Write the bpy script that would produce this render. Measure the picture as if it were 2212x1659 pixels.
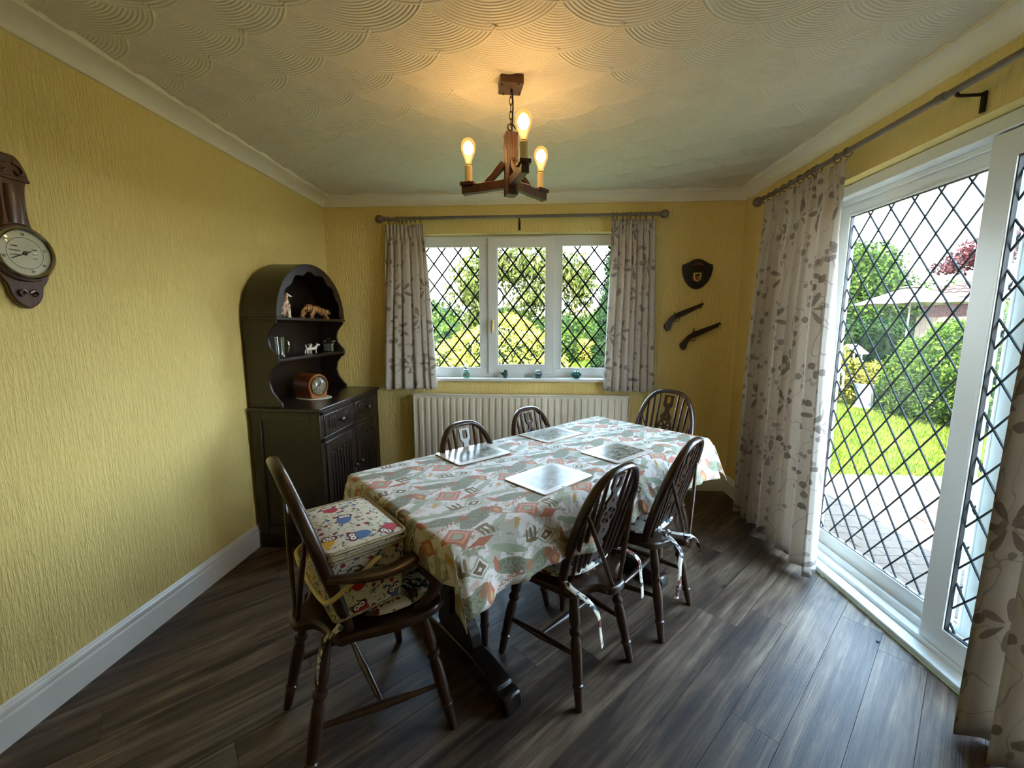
import bpy, bmesh, math, random
import numpy as np
from mathutils import Vector as V, Matrix as M
random.seed(7); rng = np.random.default_rng(11)
for o in list(bpy.data.objects): bpy.data.objects.remove(o)
C = bpy.context.scene.collection
sc = bpy.context.scene
pi = math.pi; S2 = math.sqrt(.5)

def lin(c): c /= 255.0; return c/12.92 if c <= .04045 else ((c+.055)/1.055)**2.4
def S(r, g, b): return (lin(r), lin(g), lin(b), 1)

# ------------------------------------------------------------------ camera, sky, sun, exposure
cd = bpy.data.cameras.new('camera'); cam = bpy.data.objects.new('camera', cd); C.objects.link(cam)
cd.sensor_width = 36; cd.lens = 36*888.9/2212; cd.clip_start = .02; cd.clip_end = 300
cam.location = (0, 0, 1.36); cam.rotation_euler = (pi/2-.1387, 0, .0588)
sc.camera = cam
w = bpy.data.worlds.new('sky'); sc.world = w; w.use_nodes = True
wn = w.node_tree; wn.nodes.clear()
wo = wn.nodes.new('ShaderNodeOutputWorld'); bg = wn.nodes.new('ShaderNodeBackground')
tc = wn.nodes.new('ShaderNodeTexCoord'); sx = wn.nodes.new('ShaderNodeSeparateXYZ'); cr = wn.nodes.new('ShaderNodeValToRGB')
wn.links.new(tc.outputs['Generated'], sx.inputs[0]); wn.links.new(sx.outputs['Z'], cr.inputs[0])
cr.color_ramp.elements[0].position = 0; cr.color_ramp.elements[0].color = (.86, .95, 1.0, 1)
cr.color_ramp.elements[1].position = .6; cr.color_ramp.elements[1].color = (.42, .68, 1.0, 1)
wn.links.new(cr.outputs[0], bg.inputs[0]); bg.inputs[1].default_value = 7.6
wn.links.new(bg.outputs[0], wo.inputs[0])
sd = bpy.data.lights.new('sun', 'SUN'); sun = bpy.data.objects.new('sun', sd); C.objects.link(sun)
sd.energy = 15.0; sd.angle = R_SUN = .009; sd.color = (1, .90, .72)
sun.location = (-3, -4, 9)
sun.rotation_euler = V((.31, .62, -1.0)).to_track_quat('-Z', 'Y').to_euler()
LAMP = 54.0
vs = sc.view_settings; vs.view_transform = 'Standard'; vs.look = 'None'; vs.exposure = 1.9; vs.gamma = 1; vs.use_curve_mapping = False

# ------------------------------------------------------------------ mesh helpers
class MB:
    def __init__(s): s.v = []; s.f = []; s.uv = []; s.has_uv = False
    def add(s, vs_, fs, T=None, uv=None):
        n = len(s.v)
        for q in vs_:
            q = V(q); s.v.append(tuple(T @ q) if T is not None else tuple(q))
        s.f += [tuple(i+n for i in f) for f in fs]
        if uv is not None: s.has_uv = True; s.uv += list(uv)
        else: s.uv += [(0, 0)]*len(vs_)
        return s
    def box(s, c, d, T=None):
        x, y, z = c; a, b, e = d[0]/2, d[1]/2, d[2]/2
        return s.add([(x+i*a, y+j*b, z+k*e) for k in (-1, 1) for j in (-1, 1) for i in (-1, 1)],
            [(0, 2, 3, 1), (4, 5, 7, 6), (0, 1, 5, 4), (2, 6, 7, 3), (0, 4, 6, 2), (1, 3, 7, 5)], T)
    def bb(s, x0, x1, y0, y1, z0, z1, T=None):
        return s.box(((x0+x1)/2, (y0+y1)/2, (z0+z1)/2), (abs(x1-x0), abs(y1-y0), abs(z1-z0)), T)
    def tube(s, path, r, n=10, closed=False, sx=1.0, sy=1.0, caps=True, up=None, T=None):
        P = [V(p) for p in path]; m = len(P); rr = r if isinstance(r, (list, tuple)) else [r]*m
        rings = []; prev = None
        for i in range(m):
            a = P[i-1] if (i > 0 or closed) else P[i]; b = P[(i+1) % m] if (i < m-1 or closed) else P[i]
            t = (b-a).normalized()
            if up is not None: nrm = V(up) - t*V(up).dot(t)
            elif prev is None: h = V((0, 0, 1)) if abs(t.z) < .9 else V((1, 0, 0)); nrm = h - t*h.dot(t)
            else: nrm = prev - t*prev.dot(t)
            if nrm.length < 1e-6: nrm = t.orthogonal()
            nrm.normalize(); prev = nrm; bn = t.cross(nrm)
            rings.append([P[i] + nrm*math.cos(2*pi*k/n)*rr[i]*sx + bn*math.sin(2*pi*k/n)*rr[i]*sy for k in range(n)])
        vv = [q for g in rings for q in g]; ff = []
        for i in range(m if closed else m-1):
            j = (i+1) % m
            for k in range(n): l = (k+1) % n; ff.append((i*n+k, i*n+l, j*n+l, j*n+k))
        if not closed and caps: ff.append(tuple(range(n-1, -1, -1))); ff.append(tuple((m-1)*n+k for k in range(n)))
        return s.add(vv, ff, T)
    def lathe(s, prof, n=20, T=None, cap=True):
        vv = [(r*math.cos(2*pi*k/n), r*math.sin(2*pi*k/n), z) for r, z in prof for k in range(n)]; m = len(prof)
        ff = [(i*n+k, i*n+(k+1) % n, (i+1)*n+(k+1) % n, (i+1)*n+k) for i in range(m-1) for k in range(n)]
        if cap:
            if prof[0][0] > 1e-5: ff.append(tuple(range(n-1, -1, -1)))
            if prof[-1][0] > 1e-5: ff.append(tuple((m-1)*n+k for k in range(n)))
        return s.add(vv, ff, T)
    def prism(s, poly, z0, z1, T=None):
        n = len(poly); vv = [(x, y, z0) for x, y in poly]+[(x, y, z1) for x, y in poly]
        ff = [tuple(range(n-1, -1, -1)), tuple(range(n, 2*n))]+[(k, (k+1) % n, n+(k+1) % n, n+k) for k in range(n)]
        return s.add(vv, ff, T)
    def ell(s, c, r, nu=14, nv=9, T=None):
        r = r if isinstance(r, (list, tuple)) else (r, r, r)
        vv = [(c[0], c[1], c[2]-r[2])]
        for i in range(1, nv):
            a = -pi/2+pi*i/nv
            for k in range(nu): b = 2*pi*k/nu; vv.append((c[0]+r[0]*math.cos(a)*math.cos(b), c[1]+r[1]*math.cos(a)*math.sin(b), c[2]+r[2]*math.sin(a)))
        vv.append((c[0], c[1], c[2]+r[2])); L = len(vv)-1
        ff = [(0, 1+(k+1) % nu, 1+k) for k in range(nu)]
        for i in range(nv-2):
            for k in range(nu): ff.append((1+i*nu+k, 1+i*nu+(k+1) % nu, 1+(i+1)*nu+(k+1) % nu, 1+(i+1)*nu+k))
        ff += [(L, 1+(nv-2)*nu+k, 1+(nv-2)*nu+(k+1) % nu) for k in range(nu)]
        return s.add(vv, ff, T)
    def grid(s, fn, nu, nv, T=None, uvf=None):
        vv = [fn(i/nu, j/nv) for j in range(nv+1) for i in range(nu+1)]
        ff = [(j*(nu+1)+i, j*(nu+1)+i+1, (j+1)*(nu+1)+i+1, (j+1)*(nu+1)+i) for j in range(nv) for i in range(nu)]
        uv = [uvf(i/nu, j/nv) for j in range(nv+1) for i in range(nu+1)] if uvf else None
        return s.add(vv, ff, T, uv)
    def mesh(s, name, smooth=True, ang=40):
        me = bpy.data.meshes.new(name); me.from_pydata(s.v, [], s.f); me.update()
        if s.has_uv:
            l = me.uv_layers.new(name='UVMap')
            idx = np.empty(len(me.loops), np.int32); me.loops.foreach_get('vertex_index', idx)
            l.data.foreach_set('uv', np.array(s.uv, np.float32)[idx].ravel())
        if smooth:
            for p in me.polygons: p.use_smooth = True
            try: me.set_sharp_from_angle(angle=math.radians(ang))
            except Exception: pass
        return me
    def build(s, name, mat, parent=None, smooth=True, bevel=0, loc=None, rot=None, ang=40, seg=2):
        return place(s.mesh(name, smooth, ang), name, mat, parent, bevel, loc, rot, seg)

def place(me, name, mat, parent=None, bevel=0, loc=None, rot=None, seg=2):
    if mat is not None and not me.materials: me.materials.append(mat)
    o = bpy.data.objects.new(name, me); C.objects.link(o)
    if parent is not None: o.parent = parent
    if loc is not None: o.location = loc
    if rot is not None: o.rotation_euler = rot
    if bevel:
        b = o.modifiers.new('bevel', 'BEVEL'); b.width = bevel; b.segments = seg; b.limit_method = 'ANGLE'; b.angle_limit = math.radians(35)
    return o
def tag(o, label, cat, group=None):
    o['label'] = label; o['category'] = cat
    if group: o['group'] = group
    return o
def thing(name, label, cat, loc=(0, 0, 0), rz=0, group=None):
    o = bpy.data.objects.new(name, None); C.objects.link(o); o.location = loc; o.rotation_euler = (0, 0, rz); o.empty_display_size = .05
    return tag(o, label, cat, group)
def struct(o): o['kind'] = 'structure'; return o
def sroot(name, loc=(0, 0, 0)):
    o = bpy.data.objects.new(name, None); C.objects.link(o); o.location = loc; o.empty_display_size = .05; return struct(o)
KIDS = lambda o: [c for c in bpy.data.objects if c.parent == o]
def copy_tree(o, parent=None):
    c = o.copy(); C.objects.link(c); c.parent = parent
    for ch in KIDS(o): copy_tree(ch, c)
    return c
def shape_mesh(loops, depth, name='shape', bevel=0):
    # filled outline with holes, extruded: x,y in plane, thickness along z (centred)
    cu = bpy.data.curves.new(name, 'CURVE'); cu.dimensions = '2D'; cu.fill_mode = 'BOTH'; cu.extrude = depth/2-bevel; cu.bevel_depth = bevel; cu.bevel_resolution = 1; cu.offset = -bevel
    for lp in loops:
        sp = cu.splines.new('POLY'); sp.points.add(len(lp)-1); sp.use_cyclic_u = True
        for q, pt in zip(lp, sp.points): pt.co = (q[0], q[1], 0, 1)
    o = bpy.data.objects.new(name, cu); C.objects.link(o)
    dg = bpy.context.evaluated_depsgraph_get(); dg.update()
    me = bpy.data.meshes.new_from_object(o.evaluated_get(dg)); me.name = name
    bpy.data.objects.remove(o); bpy.data.curves.remove(cu); me.materials.clear()
    for p in me.polygons: p.use_smooth = True
    try: me.set_sharp_from_angle(angle=math.radians(35))
    except Exception: pass
    return me
def smooth_loop(pts, n=6):
    out = []; m = len(pts)
    for i in range(m):
        a, b, c, d = [V((*pts[(i+k) % m], 0)) for k in (-1, 0, 1, 2)]
        for k in range(n):
            t = k/n
            q = .5*((2*b)+(c-a)*t+(2*a-5*b+4*c-d)*t*t+(3*b-a-3*c+d)*t**3); out.append((q.x, q.y))
    return out
def spline(pts, n=6):
    P = [V(p) for p in pts]; out = []
    for i in range(len(P)-1):
        a = P[max(i-1, 0)]; b = P[i]; c = P[i+1]; d = P[min(i+2, len(P)-1)]
        for k in range(n):
            t = k/n; out.append(.5*((2*b)+(c-a)*t+(2*a-5*b+4*c-d)*t*t+(3*b-a-3*c+d)*t**3))
    out.append(P[-1]); return out
def frame_T(o, x, y, z): 
    m = M((x, y, z)).transposed().to_4x4(); m.translation = V(o); return m
def along(p0, p1):
    p0 = V(p0); d = V(p1)-p0
    return M.Translation(p0) @ d.to_track_quat('Z', 'X').to_matrix().to_4x4(), d.length

# ------------------------------------------------------------------ node expressions and materials
class X:
    def __init__(s, nt, k): s.nt = nt; s.k = k
    def m(s, op, o=None, o2=None):
        n = s.nt.nodes.new('ShaderNodeMath'); n.operation = op
        for i, q in enumerate((s, o, o2)):
            if q is None: continue
            if isinstance(q, X): s.nt.links.new(q.k, n.inputs[i])
            else: n.inputs[i].default_value = q
        return X(s.nt, n.outputs[0])
    def __add__(s, o): return s.m('ADD', o)
    __radd__ = __add__
    def __sub__(s, o): return s.m('SUBTRACT', o)
    def __rsub__(s, o): return (s*-1)+o
    def __mul__(s, o): return s.m('MULTIPLY', o)
    __rmul__ = __mul__
    def __truediv__(s, o): return s.m('DIVIDE', o)
    def __abs__(s): return s.m('ABSOLUTE')
    def __neg__(s): return s*-1
    def lt(s, o): return s.m('LESS_THAN', o)
    def gt(s, o): return s.m('GREATER_THAN', o)
    def mx(s, o): return s.m('MAXIMUM', o)
    def mn(s, o): return s.m('MINIMUM', o)
    def fr(s): return s.m('FRACT')
    def fl(s): return s.m('FLOOR')
    def sin(s): return s.m('SINE')
    def cos(s): return s.m('COSINE')
    def pw(s, o): return s.m('POWER', o)
    def sq(s): return s.m('SQRT')
    def at2(s, o): return s.m('ARCTAN2', o)
    def step(s, a, b):
        n = s.nt.nodes.new('ShaderNodeMapRange'); n.interpolation_type = 'SMOOTHSTEP'
        s.nt.links.new(s.k, n.inputs[0]); n.inputs[1].default_value = a; n.inputs[2].default_value = b; return X(s.nt, n.outputs[0])
def hyp(a, b): return (a*a+b*b).sq()
class Mat:
    def __init__(s, name, col=(.5, .5, .5, 1), rough=.5, metal=0, spec=.5):
        s.m = bpy.data.materials.new(name); s.m.use_nodes = True; s.nt = s.m.node_tree; s.b = s.nt.nodes['Principled BSDF']; s.out = s.nt.nodes['Material Output']
        s.b.inputs['Base Color'].default_value = col; s.b.inputs['Roughness'].default_value = rough; s.b.inputs['Metallic'].default_value = metal; s.b.inputs['Specular IOR Level'].default_value = spec
    def node(s, t, **kw):
        n = s.nt.nodes.new('ShaderNode'+t)
        for k, q in kw.items(): setattr(n, k, q)
        return n
    def co(s, kind='Object', sc_=(1, 1, 1), rot=(0, 0, 0), loc=(0, 0, 0)):
        t = s.node('TexCoord'); mp = s.node('Mapping'); s.nt.links.new(t.outputs[kind], mp.inputs[0])
        mp.inputs[1].default_value = loc; mp.inputs[2].default_value = rot; mp.inputs[3].default_value = sc_; return mp.outputs[0]
    def xyz(s, v): n = s.node('SeparateXYZ'); s.nt.links.new(v, n.inputs[0]); return [X(s.nt, n.outputs[i]) for i in range(3)]
    def vec(s, x, y, z=0):
        n = s.node('CombineXYZ')
        for i, q in enumerate((x, y, z)):
            if isinstance(q, X): s.nt.links.new(q.k, n.inputs[i])
            else: n.inputs[i].default_value = q
        return n.outputs[0]
    def noise(s, v, scale=5, detail=3, rough=.5, dist=0, out=0):
        n = s.node('TexNoise'); s.nt.links.new(v, n.inputs['Vector']); n.inputs['Scale'].default_value = scale; n.inputs['Detail'].default_value = detail; n.inputs['Roughness'].default_value = rough; n.inputs['Distortion'].default_value = dist
        return X(s.nt, n.outputs[out])
    def voro(s, v, scale=5, rnd=1.0):
        n = s.node('TexVoronoi'); s.nt.links.new(v, n.inputs['Vector']); n.inputs['Scale'].default_value = scale; n.inputs['Randomness'].default_value = rnd; return n
    def ramp(s, fac, stops):
        n = s.node('ValToRGB'); s.nt.links.new(fac.k, n.inputs[0]); e = n.color_ramp.elements
        while len(e) < len(stops): e.new(.5)
        for q, (p_, c) in zip(e, stops): q.position = p_; q.color = c
        return n.outputs[0]
    def mix(s, f, a, b, mode='MIX'):
        n = s.node('Mix', data_type='RGBA', blend_type=mode)
        for k, q in ((0, f), (6, a), (7, b)):
            if isinstance(q, X): s.nt.links.new(q.k, n.inputs[k])
            elif isinstance(q, (tuple, list, float, int)): n.inputs[k].default_value = q
            else: s.nt.links.new(q, n.inputs[k])
        return n.outputs[2]
    def set(s, **kw):
        for k, q in kw.items():
            i = s.b.inputs[{'col': 'Base Color', 'rough': 'Roughness'}.get(k, k)]
            if isinstance(q, X): s.nt.links.new(q.k, i)
            elif isinstance(q, (float, int, tuple)): i.default_value = q
            else: s.nt.links.new(q, i)
        return s
    def bump(s, hgt, dist=.01, strength=1.0):
        n = s.node('Bump'); s.nt.links.new(hgt.k, n.inputs['Height']); n.inputs['Distance'].default_value = dist; n.inputs['Strength'].default_value = strength
        s.nt.links.new(n.outputs[0], s.b.inputs['Normal']); return s
    def rnd(s): n = s.node('ObjectInfo'); return X(s.nt, n.outputs['Random'])

def plain(name, col, rough=.5, metal=0, nz=.06, scale=30, bump=0, spec=.5):
    q = Mat(name, col, rough, metal, spec); v = q.co('Object'); n = q.noise(v, scale, 3)
    lo = tuple(c*(1-nz) for c in col[:3])+(1,); hi = tuple(min(1, c*(1+nz)) for c in col[:3])+(1,)
    q.set(col=q.ramp(n, [(.3, lo), (.7, hi)]))
    if bump: q.bump(n, bump)
    return q.m
def wood(name, c0, c1, rough=.35, axis=2, scale=1.0, bump=.0008, coat=0):
    q = Mat(name, c0, rough); st = [18*scale]*3; st[axis] = 1.6*scale
    v = q.co('Object', tuple(st)); n = q.noise(v, 2.2, 5, .6, .6); n2 = q.noise(v, 9, 3, .6)
    q.set(col=q.ramp(n*.7+n2*.3, [(.3, c0), (.72, c1)])).bump(n2, bump, .6)
    if coat: q.b.inputs['Coat Weight'].default_value = coat; q.b.inputs['Coat Roughness'].default_value = .12
    return q.m
MT = {}
# plaster wall covering with vertical drag lines
q = Mat('yellow_wallpaper', rough=.75); v = q.co('Object', (1, 1, .11)); n = q.noise(v, 125, 4, .6, .12); n2 = q.noise(q.co('Object'), 220, 2)
big = q.noise(q.co('Object'), 1.2, 2)
q.set(col=q.mix(big, S(238, 212, 128), S(242, 218, 142))).bump(n.step(.38, .66)*.8+n2*.2, .0045, .75); MT['wall'] = q.m
q = Mat('lintel_wallpaper', rough=.75); v = q.co('Object', (1, .16, 1)); n = q.noise(v, 95, 4, .62, .25)
q.set(col=S(240, 215, 136)).bump(n, .004, .8); MT['wall_flat'] = q.m
q = Mat('combed_plaster', S(228, 220, 196), .8); x, y, z = q.xyz(q.co('Object')); r = hyp(x, y); n = q.noise(q.co('Object'), 14, 3)
a = x.at2(-y); per = r*(2*pi/.0118)+n*1.6
amp = (q.noise(q.co('Object', (1, 1, 1), (0, 0, 0), (3, 1, 0)), 5, 2)).step(.25, .55)
q.set(col=q.mix(n, S(224, 214, 186), S(234, 227, 205))).bump((per.sin()*.5+.5)*(amp*.75+.25), .0024, 1.0); MT['fan'] = q.m
MT['ceil'] = plain('ceiling_plaster', S(228, 219, 194), .85, nz=.03, scale=6, bump=.001)
MT['cove'] = plain('cornice_paint', S(236, 228, 204), .6, nz=.02, scale=5)
MT['gloss'] = plain('white_gloss_paint', S(226, 222, 214), .3, nz=.02, scale=4)
MT['upvc'] = plain('white_plastic_frame', S(218, 221, 219), .28, nz=.015, scale=4)
MT['rad'] = plain('cream_radiator_paint', S(226, 216, 196), .35, nz=.02, scale=4)
MT['lead'] = plain('lead_strip', S(34, 38, 40), .8, 0, nz=.1, scale=60, spec=.12)
MT['seal'] = plain('rubber_seal', S(26, 28, 32), .5)
MT['metal'] = plain('dull_metal', S(120, 116, 108), .35, .9)
MT['brass'] = plain('old_brass', S(150, 120, 62), .32, .9)
MT['dark_iron'] = plain('dark_iron', S(52, 44, 36), .45, .8)
def glass(name, tint=(1, 1, 1, 1), refl=1.0, glow=None):
    # thin clear sheet: transparent with a Schlick surface reflection
    m = bpy.data.materials.new(name); m.use_nodes = True; nt = m.node_tree; nt.nodes.clear()
    o = nt.nodes.new('ShaderNodeOutputMaterial'); mx = nt.nodes.new('ShaderNodeMixShader'); t = nt.nodes.new('ShaderNodeBsdfTransparent'); g = nt.nodes.new('ShaderNodeBsdfGlossy')
    t.inputs[0].default_value = tint; g.inputs['Roughness'].default_value = .02
    ge = nt.nodes.new('ShaderNodeNewGeometry'); dt = nt.nodes.new('ShaderNodeVectorMath'); dt.operation = 'DOT_PRODUCT'; nt.links.new(ge.outputs['Normal'], dt.inputs[0]); nt.links.new(ge.outputs['Incoming'], dt.inputs[1])
    f = ((1-abs(X(nt, dt.outputs['Value']))).pw(5)*.96+.04)*refl
    nt.links.new(f.k, mx.inputs[0]); nt.links.new(t.outputs[0], mx.inputs[1]); nt.links.new(g.outputs[0], mx.inputs[2])
    if glow:
        em = nt.nodes.new('ShaderNodeEmission'); em.inputs[0].default_value = glow[0]; em.inputs[1].default_value = glow[1]; m2 = nt.nodes.new('ShaderNodeMixShader'); m2.inputs[0].default_value = glow[2]
        nt.links.new(mx.outputs[0], m2.inputs[1]); nt.links.new(em.outputs[0], m2.inputs[2]); nt.links.new(m2.outputs[0], o.inputs[0])
    else: nt.links.new(mx.outputs[0], o.inputs[0])
    return m
MT['pane'] = glass('window_glass', (.97, .985, .98, 1), .6)
MT['clear'] = glass('clear_cut_glass', (.93, .95, .94, 1), 2.4)
def solid_glass(name, col, rough=.03, tr=1.0):
    q = Mat(name, col, rough); q.b.inputs['Transmission Weight'].default_value = tr; q.b.inputs['IOR'].default_value = 1.45
    n = q.noise(q.co('Object'), 60, 3); q.set(col=q.mix(n.step(.35, .65), col, tuple(c*.35 for c in col[:3])+(1,))); return q.m
MT['gglass'] = solid_glass('green_glass', (.35, .72, .58, 1)); MT['bglass'] = solid_glass('teal_glass', (.06, .30, .30, 1), tr=.75); MT['dglass'] = solid_glass('dark_green_glass', (.05, .16, .12, 1), tr=.5)
MT['cglass'] = solid_glass('pale_clear_glass', (.86, .93, .90, 1))
# vinyl planks
q = Mat('grey_brown_plank', rough=.38, spec=.3); r = q.rnd(); tcx, tcy, tcz = q.xyz(q.co('Object'))
v = q.vec(tcx+r*37, tcy+r*11, r*5); 
def stv(sx_, sy_):
    return q.vec((tcx+r*37)*sx_, (tcy+r*11)*sy_, r*5)
g1 = q.noise(stv(.55, 9), 3, 5, .62, .5); g2 = q.noise(stv(1.2, 80), 3, 4, .6, .2); g3 = q.noise(stv(.8, 2.6), 2.4, 4, .6, .6)
c = q.ramp(g1*.55+g3*.45, [(.36, S(30, 21, 15)), (.47, S(70, 53, 40)), (.55, S(100, 81, 63)), (.67, S(138, 118, 95))])
c = q.mix(g2.step(.45, .7)*.45, c, S(48, 38, 32)); c = q.mix(r*.32, c, S(58, 51, 47))
kn = q.voro(q.vec((tcx+r*37)*1.0, (tcy+r*11)*2.2, r*9), 1.6); kd = X(q.nt, kn.outputs['Distance'])
c = q.mix((1-kd.step(.01, .07))*.8, c, S(34, 24, 18))
q.set(col=c, rough=g2*.22+.36).bump(g2*.6+g1*.4, .0016, .8); MT['plank'] = q.m
MT['joint'] = plain('dark_joint', S(30, 24, 20), .8)
# woods
MT['chair'] = wood('dark_oak', S(30, 18, 12), S(70, 44, 28), .3, coat=.25)
MT['dresser'] = wood('dark_oak_cabinet', S(22, 14, 10), S(42, 28, 19), .33, coat=.2)
MT['trestle'] = wood('black_oak', S(16, 12, 10), S(34, 25, 19), .3, coat=.2)
MT['lampwood'] = wood('rough_stained_wood', S(42, 23, 14), S(92, 53, 32), .5, bump=.003)
MT['baro'] = wood('walnut', S(58, 32, 16), S(96, 58, 32), .35, coat=.2)
MT['pole'] = wood('weathered_pole', S(92, 80, 70), S(142, 128, 114), .5, axis=0)
MT['poley'] = wood('weathered_pole_side', S(92, 80, 70), S(142, 128, 114), .5, axis=1)
MT['clock'] = wood('honey_wood', S(122, 66, 24), S(176, 104, 46), .35, coat=.3)
MT['candle'] = plain('card_candle_sleeve', S(226, 206, 166), .6, nz=.06)
MT['black'] = plain('black_detail', S(20, 18, 16), .4)
MT['cream'] = plain('cream_paint', S(232, 222, 196), .5)
# bulbs: warm glass globe around a glowing core
def emit(name, col, st):
    q = Mat(name, col, .3); q.b.inputs['Emission Color'].default_value = col; q.b.inputs['Emission Strength'].default_value = st; return q.m
MT['bulb_core'] = emit('glowing_filament_core', (1, .66, .33, 1), LAMP)
MT['bulb'] = glass('warm_bulb_glass', (1, .86, .62, 1), .8, ((1, .48, .13, 1), .42, .55))
# ------------------------------------------------------------------ room shell
XL, XR, YB, YF = -1.725, 1.584, 3.3875, -1.3
HC, HW = 2.385, 2.308
TH = .25
WX0, WX1, WZ0, WZ1 = -1.0, .735, .925, 2.095        # back window opening
PY0, PY1, PZ1 = .90, 2.60, 2.105                    # patio door opening (y range)
def wall(name, parts, mat, loc=(0, 0, 0)):
    b = MB()
    for p_ in parts: b.bb(*p_)
    return struct(b.build(name, mat, smooth=False))
wall('wall_left', [(XL-TH, XL, YF-TH, YB+TH, -.2, 2.6)], MT['wall'])
wall('wall_back', [(XL, WX0, YB, YB+TH, -.2, 2.6), (WX1, XR+TH, YB, YB+TH, -.2, 2.6), (WX0, WX1, YB, YB+TH, -.2, WZ0), (WX0, WX1, YB, YB+TH, WZ1, 2.6)], MT['wall'])
wall('wall_right', [(XR, XR+TH, PY1, YB, -.2, 2.6), (XR, XR+TH, YF-TH, PY0, -.2, 2.6), (XR, XR+TH, PY0, PY1, PZ1, 2.6)], MT['wall'])
wall('wall_rear', [(XL, XR, YF-TH, YF, -.2, 2.6)], MT['wall'])
# floor: slab and separate diagonal planks
fl = struct(MB().bb(XL, XR, YF, YB, -.2, -.006).build('floor', MT['joint'], smooth=False))
def clip(poly, x0, x1, y0, y1):
    for ax, lim, sg in ((0, x0, 1), (0, x1, -1), (1, y0, 1), (1, y1, -1)):
        out = []
        for i in range(len(poly)):
            a, b = poly[i-1], poly[i]; da, db = sg*(a[ax]-lim), sg*(b[ax]-lim)
            if (da >= 0) != (db >= 0):
                t = da/(da-db); out.append((a[0]+(b[0]-a[0])*t, a[1]+(b[1]-a[1])*t))
            if db >= 0: out.append(b)
        poly = out
        if not poly: return []
    return poly
PW, PL, gap = .15, 1.22, .0007
def uvw(u, v): return (S2*u+S2*v, S2*u-S2*v)       # u along planks, v across (towards the patio door)
full = None
for j in range(-34, 30):
    vc = -.745+PW*j+.075; off = random.random()*PL
    for i in range(-5, 6):
        uc = i*PL+off
        cx, cy = uvw(uc, vc)
        pts = [uvw(uc+a*(PL/2-gap), vc+b*(PW/2-gap)) for a, b in ((-1, -1), (1, -1), (1, 1), (-1, 1))]
        cl = clip(pts, XL+.001, XR-.001, YF+.001, YB-.001)
        if len(cl) < 3: continue
        ar = abs(sum(cl[k-1][0]*cl[k][1]-cl[k][0]*cl[k-1][1] for k in range(len(cl))))/2
        if ar < .002: continue
        whole = all(abs(a[0]-b[0])+abs(a[1]-b[1]) < 1e-6 for a, b in zip(cl, pts)) and len(cl) == 4
        if whole and full is not None: me = full
        else:
            loc = [((x-cx)*S2+(y-cy)*S2, -((x-cx)*S2-(y-cy)*S2)) for x, y in cl]
            sgn = sum(loc[k-1][0]*loc[k][1]-loc[k][0]*loc[k-1][1] for k in range(len(loc)))
            if sgn < 0: loc.reverse()
            b = MB().prism(loc, -.006, 0); me = b.mesh('plank', False)
            if whole: full = me
        place(me, 'plank', MT['plank'], fl, loc=(cx, cy, 0), rot=(0, 0, pi/4))
# ceiling: slab and hand-combed plaster fans laid like fish scales
ce = struct(MB().bb(XL-TH, XR+TH, YF-TH, YB+TH, HC, HC+.2).build('ceiling', MT['ceil'], smooth=False))
FR, FP = .2535, .2185
def fan_mesh():
    b = MB(); n = 16; prof = [(.30, -.0012), (.60, -.0035), (.82, -.0075), (.94, -.0120), (1.0, -.0145), (1.008, -.012), (1.010, .0)]; m = len(prof)
    vv = [(0, 0, -.0004)]; ff = []
    for k in range(n+1):
        a = R_(-62.5+125*k/n)
        for r, z in prof: vv.append((r*FR*math.sin(a), r*FR*math.cos(a), z))
    for k in range(n):
        p_ = 1+m*k; q_ = p_+m; ff.append((0, p_, q_))
        for i in range(m-1): ff.append((p_+i, p_+i+1, q_+i+1, q_+i))
    b.add(vv, ff); return b.mesh('plaster_fan', True, 40)
R_ = math.radians
fm = fan_mesh()
for k in range(-5, 11):
    for j in range(-4, 9):
        x = -.586+FP*k; y = 1.555+.2485*j+(.12425 if k % 2 else 0)+.03*(x+.5)
        if x < XL+.02 or x > XR-.02 or y < .55 or y > YB-.16: continue
        place(fm, 'plaster_fan', MT['fan'], ce, loc=(x+random.uniform(-.003, .003), y+random.uniform(-.003, .003), HC), rot=(0, 0, random.uniform(-.02, .02)))
# cornice: coved profile, mitred runs
def cove(name, p0, p1, nrm, m0, m1):
    p0 = V(p0); p1 = V(p1); d = (p1-p0).normalized(); n_ = V(nrm); prof = [(0, HW-HC), (.012, HW-HC), (.012, HW-HC+.004)]
    for k in range(9):
        a = R_(90*k/8); prof.append((.012+.080*(1-math.cos(a)), HW-HC+.008+.044*math.sin(a)))
    prof += [(.098, -.024), (.101, -.020), (.101, 0)]
    b = MB(); vv = []
    for o_, z_ in prof:
        vv.append(p0+d*(o_*m0)+n_*o_+V((0, 0, HC+z_))); vv.append(p1-d*(o_*m1)+n_*o_+V((0, 0, HC+z_)))
    ff = [(2*i, 2*i+1, 2*i+3, 2*i+2) for i in range(len(prof)-1)]; b.add(vv, ff)
    return struct(b.build(name, MT['cove'], ang=30))
cove('trim_1', (XL, YF, 0), (XL, YB, 0), (1, 0, 0), 1, 1)
cove('trim_2', (XL, YB, 0), (XR, YB, 0), (0, -1, 0), 1, 1)
cove('trim_3', (XR, YB, 0), (XR, YF, 0), (-1, 0, 0), 1, 1)
cove('trim_4', (XR, YF, 0), (XL, YF, 0), (0, 1, 0), 1, 1)
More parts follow.
